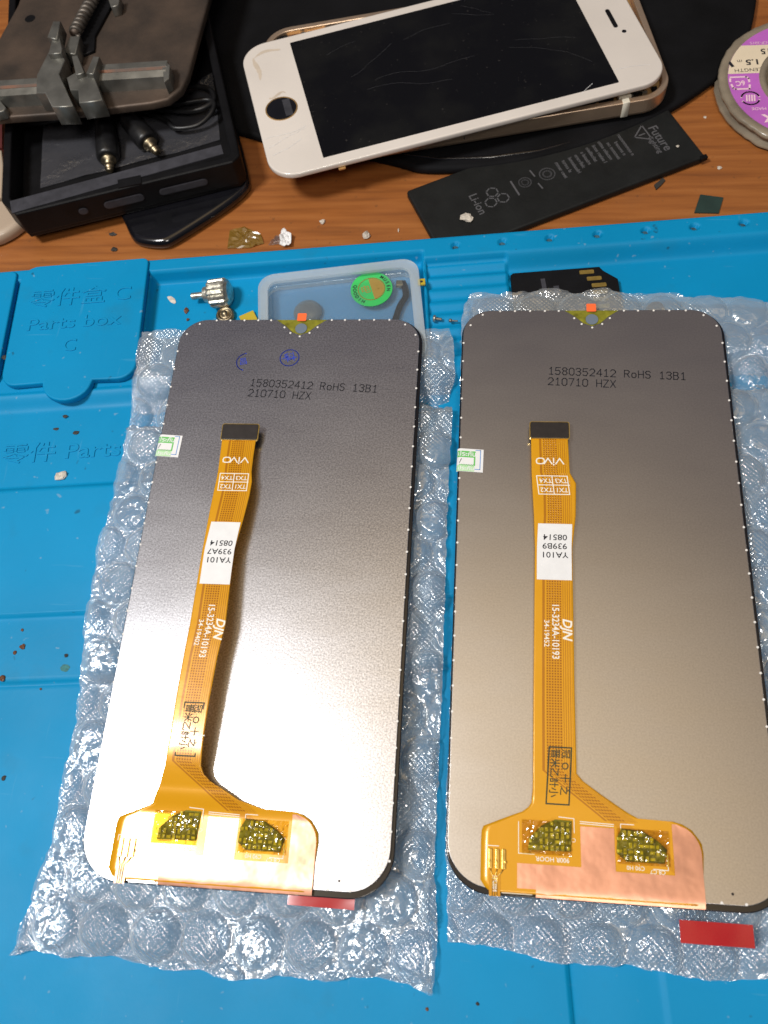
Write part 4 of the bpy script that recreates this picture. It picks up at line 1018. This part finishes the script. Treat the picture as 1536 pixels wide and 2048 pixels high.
# ================================================================== STEEL BOARD HOLDER
hd = empty('board_holder', (-135, 240, 6), 0, 'worn steel circuit board holder with rail and two clamp jaws', 'clamp'); H_ = W2(hd)
zp = 9.
pl_ = [at(*p, zp)[:2] for p in [(-60, 243), (0, 235), (100, 228), (200, 218), (300, 206), (335, 198), (362, 178), (376, 150), (392, 90), (428, -40), (460, -150)]]+[at(*p, zp)[:2] for p in [(40, -150), (45, -20), (35, 10), (0, 72), (-60, 190)]]
g = MB(); g.slab(ccw([tuple(p) for p in pl_]), zp-3.2, zp, .8, 3); H_(g, 'base_plate', 'plate')
g = MB()   # bright worn lip along the front edge
lpq = [at(*p, zp-1.5) for p in [(118, 230), (150, 227), (180, 224), (208, 218)]]; g.tube([tuple(p) for p in lpq], [.35, .8, .75, .4], 8); H_(g, 'worn_edge', 'metaltape')
def quadbox(px4, z0, z1, nm, m_, par=None, bevel=.25):
    g = MB(); g.slab(ccw([tuple(at(*p, z1)[:2]) for p in px4]), z0, z1); return H_(g, nm, m_, par, bevel=bevel)
def rail(p0, p1, nm):
    a, b = at(*p0, 14)[:2], at(*p1, 14)[:2]; d = (b-a)/np.linalg.norm(b-a); n = np.array([-d[1], d[0]])
    prof = [(-4.3, 9), (-4.0, 13.5), (-1.4, 14.2), (-.6, 13.0), (.3, 14.2), (3.0, 14.2), (3.4, 9)]
    V = [(*(q+n*o), z_) for q in (a, b) for o, z_ in prof]; k = len(prof)
    g = MB(); g.add(V, [(i, i+1, k+i+1, k+i) for i in range(k-1)]+[tuple(range(k))[::-1], tuple(range(k, 2*k))]); r_ = H_(g, nm, 'steel')
    g = MB(); V = [(*(q+n*o), z_) for q in (a+d*.3, b-d*.3) for o, z_ in ((-1.3, 14.15), (-.6, 13.15), (.2, 14.15))]; V = [(x, y, z_+.08) for x, y, z_ in V]; g.add(V, [(0, 1, 4, 3), (1, 2, 5, 4)]); H_(g, 'rust_groove', 'rust', r_)
rail((190, 143), (333, 134), 'rail'); rail((-60, 178), (88, 168), 'rail')
g = MB(); g.slab(ccw([tuple(at(*p, 14)[:2]) for p in [(322, 122), (331, 121), (340, 130), (338, 156), (328, 164)]]), zp, 14); H_(g, 'rail_stop', 'steel', bevel=.3)
# left jaw
def jaw(pxs, z0, z1, nm, par=None): g = MB(); g.slab(ccw([tuple(at(*p, z1)[:2]) for p in pxs]), z0, z1, .35, 2); return H_(g, nm, 'steel', par)
jl = jaw([(73, 150), (96, 105), (122, 100), (130, 120), (118, 148), (146, 212), (104, 214), (90, 186), (72, 186)], zp, 16.5, 'clamp_jaw')
jaw([(96, 108), (104, 78), (119, 74), (124, 96), (122, 106)], zp+2, 18.5, 'jaw_neck', jl); jaw([(94, 74), (106, 42), (121, 42), (113, 78)], zp+5, 19.5, 'jaw_finger', jl)
jr = jaw([(133, 155), (150, 145), (168, 146), (186, 146), (205, 200), (158, 206), (156, 180), (140, 180)], zp, 15.8, 'clamp_jaw')
jaw([(143, 112), (155, 110), (168, 145), (152, 150)], zp+3, 17.5, 'jaw_finger', jr); jaw([(172, 146), (186, 112), (199, 113), (186, 148)], zp+3, 17.5, 'jaw_finger', jr)
jaw([(126, 104), (140, 72), (160, 72), (150, 108)], zp, 14.5, 'spring_block')
quadbox([(132, 154), (146, 154), (157, 180), (143, 182)], zp, 13.0, 'slider', 'metaltape')
# coil spring / threaded rod
a, b = Vector(at(148, 68, 13.5)), Vector(at(200, -30, 13.5)); d = (b-a); L = d.length; d.normalize(); q = Vector((0, 0, 1)).rotation_difference(d)
g = MB(); N_ = 300; turns = 12; g.tube([tuple(a+q@Vector((1.5*math.cos(2*PI*turns*i/N_), 1.5*math.sin(2*PI*turns*i/N_), L*i/N_))) for i in range(N_+1)], .85, 6); H_(g, 'coil_spring', 'dksteel')
g = MB(); g.tube([tuple(a), tuple(b)], 1.5, 10); H_(g, 'spring_rod', 'plate')
jaw([(158, 112), (160, 72), (215, -30), (245, -30), (190, 70), (188, 100)], zp-.5, 10.2, 'guide_rail').data.materials[0] = M['blk']
jaw([(215, -5), (240, -8), (236, 10), (222, 14)], zp, 13, 'rail_bolt')
g = MB(); c0 = at(60, 37, zp+.05); g.slab(circ(c0[0], c0[1], 2.0, 20), zp-.2, zp+.06); H_(g, 'plate_hole', 'blkmat')
jaw([(-40, 205), (0, 200), (12, 215), (6, 222), (-40, 232)], zp-.5, 12, 'corner_foot')

# ================================================================== SMALL THINGS IN THE TRAYS
# clear plastic box with green sticker
bx = empty('plastic_box', (-43, 155, .2), math.radians(7.5), 'frosted clear plastic box with green hologram sticker in the tray', 'plastic box')
c7, s7 = math.cos(-math.radians(7.5)), math.sin(-math.radians(7.5))
def tobx(p): dx, dy = p[0]+43, p[1]-155; return (dx*c7-dy*s7, dx*s7+dy*c7)
ct = tobx(at(522, 548, 6)[:2]); ctr_ = tobx(at(828, 522, 6)[:2])
x0, x1, yt = ct[0]-.5, ctr_[0]+.6, (ct[1]+ctr_[1])/2
o_out = rr(x0, x1, yt-36, yt, 4.5, 8); o_in = rr(x0+1.5, x1-1.5, yt-34.5, yt-1.5, 3.6, 8)
g = MB(); g.ring(o_out, o_in, .2, 4.5); fb = g.build('box_wall', 'frost', bx)
g = MB(); g.ring(rr(x0-.5, x1+.5, yt-36.5, yt+.5, 5, 8), rr(x0+2.4, x1-2.4, yt-33.6, yt-2.4, 3, 8), 4.5, 5.6); g.build('box_rim', 'frost', bx)
g = MB(); g.slab(rr(x0+.2, x1-.2, yt-35.8, yt-.2, 4.4, 8), .25, .6); g.build('box_floor', 'frostfloor', bx)
cs = tobx(at(743, 578, 3.2)[:2]); g = MB(); g.slab(circ(cs[0], cs[1], 6.4, 48), 2.9, 3.05); gs = g.build('hologram_sticker', 'holo', bx)
g = MB(); g.slab(rr(x0+2.0, x1-2, yt-33.8, yt-2.2, 3, 8), 2.55, 2.85); g.build('inner_lid', 'clear', bx)
g = MB(); strip(g, circ(cs[0], cs[1], 4.1, 40), .25, fl(3.1), True); put(g, text('电', 3.3, .2, cs[0]-1.8, cs[1]-.2), fl(3.1)); put(g, text('質', 3.3, .2, cs[0]+1.9, cs[1]+.6, bold=.05), fl(3.1))
g.add([(cs[0]+3.9*math.cos(a), cs[1]+3.9*math.sin(a), 3.08) for a in np.linspace(-PI/2+.2, PI/2+.2, 20)], [tuple(range(20))]); g.build('sticker_print', 'brown', gs)
g = MB()
for i, ch in enumerate('HIDOOQ'): a = PI+.95-i*.0+ -i*.22-.35+.6; a = PI*1.32-i*.26; put(g, text(ch, 1.5, a+PI/2, cs[0]+5.2*math.cos(a), cs[1]+5.2*math.sin(a), bold=.05), fl(3.1))
for i, ch in enumerate('MUSEN'): a = .85-i*.26; put(g, text(ch, 1.5, a-PI/2, cs[0]+5.2*math.cos(a), cs[1]+5.2*math.sin(a), bold=.05), fl(3.1))
g.build('sticker_letters', 'dkgreen', gs)
# things inside the box
p = at(616, 618, 1.5); g = MB(); g.lathe([(4.3, 0), (4.5, .4), (4.2, 1.2), (3.0, 1.9), (1.2, 2.2), (.1, 2.25)], 32, (p[0], p[1]-1.0, .62)); tag(g.build('clear_button', 'greydome'), 'round grey clear button inside the frosted box behind the display notch', 'button')
g = MB(); g.tube(catmull(pxp([(806, 565, 1.6), (812, 590, 1.7), (800, 612, 1.6), (790, 640, 1.6), (780, 660, 1.6)])), 1.0, 8); cc_ = g.build('flex_piece', 'blk'); tag(cc_, 'short dark flex cable with brass end inside the frosted box', 'flex cable')
g = MB(); p = at(800, 570, 1.6); g.box(p[0]-1.2, p[0]+1.2, p[1]-.8, p[1]+1.2, 1.2, 2.5); o = g.build('brass_end', 'brass', bevel=.2); o.parent = cc_

# memory card adapter
o1 = at(1020, 552, .9)[:2]; o2 = at(1192, 539, .9)[:2]; an = math.atan2(o2[1]-o1[1], o2[0]-o1[0])
sd = empty('card_adapter', (*o1, .1), an, 'black memory card adapter with gold contacts in the blue tray', 'memory card')
Ls = 31.5; Ws = 23.5; x_ = float(np.linalg.norm(o2-o1))
g = MB(); out = [(0, -Ws), (Ls, -Ws), (Ls, -5), (x_+1.8, -1.6), (x_+.8, 0), (.8, 0), (0, -.8)]; g.slab(ccw(out), .1, 2.1, .25, 2); bd = g.build('card_body', 'blk', sd)
g = MB()
for k in range(7):
    y = -1.6-k*2.55; xx_ = (x_-3.6+min(k, 1.6)*1.9); g.slab(rr(xx_-1.7, xx_+2.6, y-.85, y+.55, .3, 2), 2.12, 2.2)
g.build('contacts', 'gold', bd)
g = MB()
for x, y, w_, h_ in ((9, -3, 1.3, 8), (12.5, -6, 1.6, 7), (7, -9, 1.4, 4)): g.box(x, x+w_, y-h_, y, 2.1, 2.16, rz=.05)
g.build('faded_print', 'greyrim', bd)

def knurl(i, k): return 1.0 if i in (0, 1, 2, 6, 7, 8) else (1.06 if k % 3 else .93)
ts = empty('thumb_screw', tuple(at(432, 592, 4.0)*np.array([1, 1, 0])+np.array([0, 0, .1])), 0, 'nickel knurled thumb screw lying on its side in the blue tray', 'screw'); TS = W2(ts)
c0 = Vector(at(440, 586, 4.3)); d = (Vector(at(375, 594, 3.0))-Vector(at(440, 586, 4.3))).normalized()
g = MB(); g.lathe([(.1, -3.5), (3.0, -3.3), (4.0, -2.6), (4.15, -2.0), (4.15, 2.6), (4.0, 3.0), (3.0, 3.4), (2.6, 3.5), (2.4, 5.0), (1.4, 5.4), (1.2, 5.6)], 48, c0, d, knurl); kn = TS(g, 'knurled_head', 'nickel')
g = MB(); g.lathe([(1.15 if i % 2 else .85, 5.5+i*.28) for i in range(15)], 16, c0, d); TS(g, 'thread', 'nickel')
g = MB(); p = at(450, 629, 1.5); g.lathe([(2.9, 0), (3.0, 1.0), (2.6, 1.8), (2.0, 2.0), (1.9, 1.2), (.9, 1.2), (.9, 2.4), (.1, 2.5)], 28, (p[0], p[1], .15)); tag(g.build('brass_nut', 'brass'), 'round brass nut just under the thumb screw, partly behind the stamped display', 'nut')
g = MB(); p = at(497, 634, 1); g.box(p[0]-2.4, p[0]+2.4, p[1]-2.4, p[1]+1.6, .15, 1.2, rz=.5); tag(g.build('yellow_tape', 'yellow', bevel=.2), 'yellow tape corner peeking out over the stamped display', 'tape')
p = at(843, 563, 5.2); yc = empty('yellow_chip', (p[0], p[1], 4.5), .1, 'tiny yellow square chip with dark centre on the tray divider', 'chip')
g = MB(); g.box(-1.1, 1.1, -1.1, 1.1, 0, .7); g.build('chip_body', 'yellow', yc, bevel=.1); g = MB(); g.slab(circ(0, 0, .42, 12), .6, .74); g.build('chip_eye', 'ink', yc)
for (pa, pb_, lab) in (((868, 637), (885, 639), 'tiny silver screw with a bright head on the ribbed tray between the displays'), ((900, 641), (915, 642), 'tiny dark screw beside the edge of the right display')):
    a, b = Vector(at(*pa, 3.1)), Vector(at(*pb_, 2.9)); d = (b-a).normalized(); rt_ = empty('small_screw', (a.x, a.y, 2.2), 0, lab, 'screw'); SS = W2(rt_)
    r_ = 1.0 if pa[0] < 880 else .55; g = MB(); g.lathe([(.3*r_, -.4), (r_, -.2), (r_*1.05, .4), (.5*r_, .6)], 16, a, d); SS(g, 'screw_head', 'nickel' if pa[0] < 880 else 'steel')
    g = MB(); g.lathe([(.5*r_ if i % 2 else .36*r_, .5+i*.2) for i in range(10)], 10, a, d); SS(g, 'thread', 'steel')
g = MB(); pp = [at(*p, 2.2)[:2] for p in [(1293, 613), (1306, 603), (1322, 604), (1330, 616), (1328, 622), (1290, 620)]]; g.slab(smooth_poly(ccw([tuple(p) for p in pp]), 1), .2, 2.6, .4, 2); tag(g.build('rubber_bit', 'blk'), 'black rubber bit poking out behind the top edge of the unstamped display', 'rubber scrap')

# ================================================================== SCRAPS AND CRUMBS
def crumb(px_, py_, z, r_, m_, name='crumb', label=None, cat='crumb', group=None, flat=.5, sx=1., rot=0.):
    p = at(px_, py_, z); rnd = random.Random(int(px_*7+py_)); V = []; Fc = []; n = 9; g = MB()
    rings = [(.75, 0), (1., .35), (.8, .75), (.35, 1.)]
    for rad, h in rings:
        for k in range(n): a = 2*PI*k/n; q = r_*rad*(1+rnd.uniform(-.3, .3)); V.append((q*math.cos(a)*sx*math.cos(rot)-q*math.sin(a)*math.sin(rot), q*math.cos(a)*sx*math.sin(rot)+q*math.sin(a)*math.cos(rot), h*r_*flat*2*(1+rnd.uniform(-.2, .2)) if h else 0))
    Fc = [(j*n+i, j*n+(i+1) % n, (j+1)*n+(i+1) % n, (j+1)*n+i) for j in range(3) for i in range(n)]+[tuple(3*n+i for i in range(n)), tuple(range(n))[::-1]]
    g.add(V, Fc); o = g.build(name, m_, loc=(p[0], p[1], z+.03)); tag(o, label, cat, group); return o
T_ = TZ
crumb(229, 500, T_, 1.0, 'dark', label='black crumb on the wood nearest the blue parts box lid', flat=.4)
crumb(225, 469, T_, .9, 'dark', label='flat black crumb on the wood in front of the black case', flat=.25, sx=1.6)
crumb(645, 445, T_, .9, 'crumb', label='white crumb on bare wood below the white phone', sx=1.3)
crumb(733, 473, T_, 1.4, 'crumb', label='silvery white scrap on the wood touching the mat edge', flat=.6)
crumb(797, 461, T_, .7, 'crumb', label='thin pale shaving on the wood left of the battery', sx=.4, flat=.3)
crumb(934, 437, T_+3.1, 1.7, 'crumb', label='pale chewed crumb lying on the battery corner', sx=1.5, rot=-.5, flat=.35)
crumb(1355, 293, T_+3.1, .5, 'crumb', label='tiny white fleck on the battery near the word Future', flat=.4)
crumb(1438, 337, T_, .8, 'crumb', label='pale chip on the wood right of the battery', flat=.3)
crumb(1410, 235, T_, .5, 'crumb', label='pale fleck on the wood near the purple spool', flat=.3)
g = MB(); pp = [at(*p, T_)[:2] for p in [(1400, 391), (1446, 397), (1437, 428), (1388, 427)]]; g.slab(ccw([tuple(p) for p in pp]), T_+.05, T_+.5); tag(g.build('green_card', 'dkgreen'), 'small dark green card chip on the wood behind the mat rim', 'card chip')
g = MB(); pp = [at(*p, T_)[:2] for p in [(1308, 372), (1325, 358), (1330, 363), (1322, 372), (1312, 381)]]; g.slab(ccw([tuple(p) for p in pp]), T_+.05, T_+.6); tag(g.build('black_scrap', 'dark'), 'ragged black scrap on the wood just under the battery edge', 'scrap')
# crumpled scraps near the mat edge
def sheetlet(pts, z, m_, name, label, cat, amp=1.2):
    P = [np.array(at(*p, z)[:2]) for p in pts]; c = sum(P)/len(P); g = MB(); n = len(P); V = []; NR = 5; rp2 = []
    for i in range(n):
        for k in range(5): rp2.append(P[i]*(1-k/5)+P[(i+1) % n]*k/5)
    m_n = len(rp2)
    for j in range(1, NR+1):
        for q in rp2: w_ = c*(1-j/NR)+q*j/NR; V.append((w_[0], w_[1], z+.25+amp*abs(nz(w_[0]*.55, w_[1]*.55, 5))))
    g.add(V, [tuple(range(m_n))]+[(j*m_n+i, (j+1)*m_n+i, (j+1)*m_n+(i+1) % m_n, j*m_n+(i+1) % m_n) for j in range(NR-1) for i in range(m_n)])
    tag(g.build(name, m_), label, cat)
sheetlet([(455, 498), (460, 462), (490, 455), (522, 470), (528, 488), (500, 497)], T_, 'resin', 'resin_flake', 'amber brown resin flake on the wood at the mat edge', 'resin')
sheetlet([(537, 492), (552, 472), (575, 476), (572, 492)], T_, 'greybag', 'film_scrap', 'grey translucent film scrap beside the crumpled white foil', 'film scrap')
sheetlet([(560, 494), (562, 468), (570, 461), (584, 473), (582, 492)], T_+1, 'label', 'paper_scrap', 'crumpled white scrap on the wood beside the amber flake', 'paper scrap', 3.)
# on the mat
crumb(124, 952, 1.2, 1.4, 'crumb', 'paper_scrap', 'crumpled pale pink scrap below the word Parts on the mat', 'paper scrap', flat=.4, sx=1.3, rot=.5)
crumb(344, 600, .0, .7, 'crumb', 'paper_scrap', 'thin white shaving in the tray left of the thumb screw', 'paper scrap', flat=.2, sx=2.6, rot=-.7)
crumb(373, 622, .0, 1.1, 'dkbrown', 'chip', 'small brown resistor in the tray under the thumb screw', 'component', flat=.3, sx=.7)
crumb(376, 640, .0, .5, 'dkbrown', label='brown speck in the tray just above the stamped display')
gm = 'burnt flux crumbs on the mat'
for x, y, r_ in ((45, 1294, .75), (30, 1306, .5), (6, 1357, .8), (82, 1378, .35), (45, 1260, .4), (133, 1311, .5)): crumb(x, y, 1.0 if y < 1360 else 0., r_, 'dkbrown' if x != 133 else 'dark', label='small burnt crumb stuck on the mat left of the bubble wrap', group=gm, flat=.35)
for x, y, r_ in ((112, 858, .5), (152, 866, .7), (130, 833, .5)): crumb(x, y, 1.2 if y > 840 else 1.6, r_, 'dark', label='dark speck on the mat above the word Parts', group='dark specks above the word Parts', flat=.15, sx=1.5)
crumb(10, 715, 5.6, .8, 'dark', label='dark speck in the gap between the two blue lids', flat=.3)
crumb(8, 1556, .0, .6, 'dark', label='dark speck on the mat at the left photo edge', flat=.2)
crumb(854, 2018, -.0, .35, 'dkbrown', label='brown speck on the mat below the tail of the bubble wrap', flat=.3)
crumb(955, 2008, .0, .4, 'dark', label='black speck on the mat right of the bubble wrap tail', flat=.3)
p = at(130, 1336, 1.05); g = MB(); g.slab([(p[0]+1.25*math.cos(a)*(1+.25*nz(math.cos(a)*1.5, math.sin(a)*1.5, 2)), p[1]+.95*math.sin(a)*(1+.25*nz(math.sin(a)*1.5, math.cos(a)*1.5, 7))) for a in [2*PI*k/30 for k in range(30)]], .98, 1.09)
tag(g.build('flux_stain', 'stgreen'), 'dried green flux stain on the mat left of the bubble wrap', 'stain')
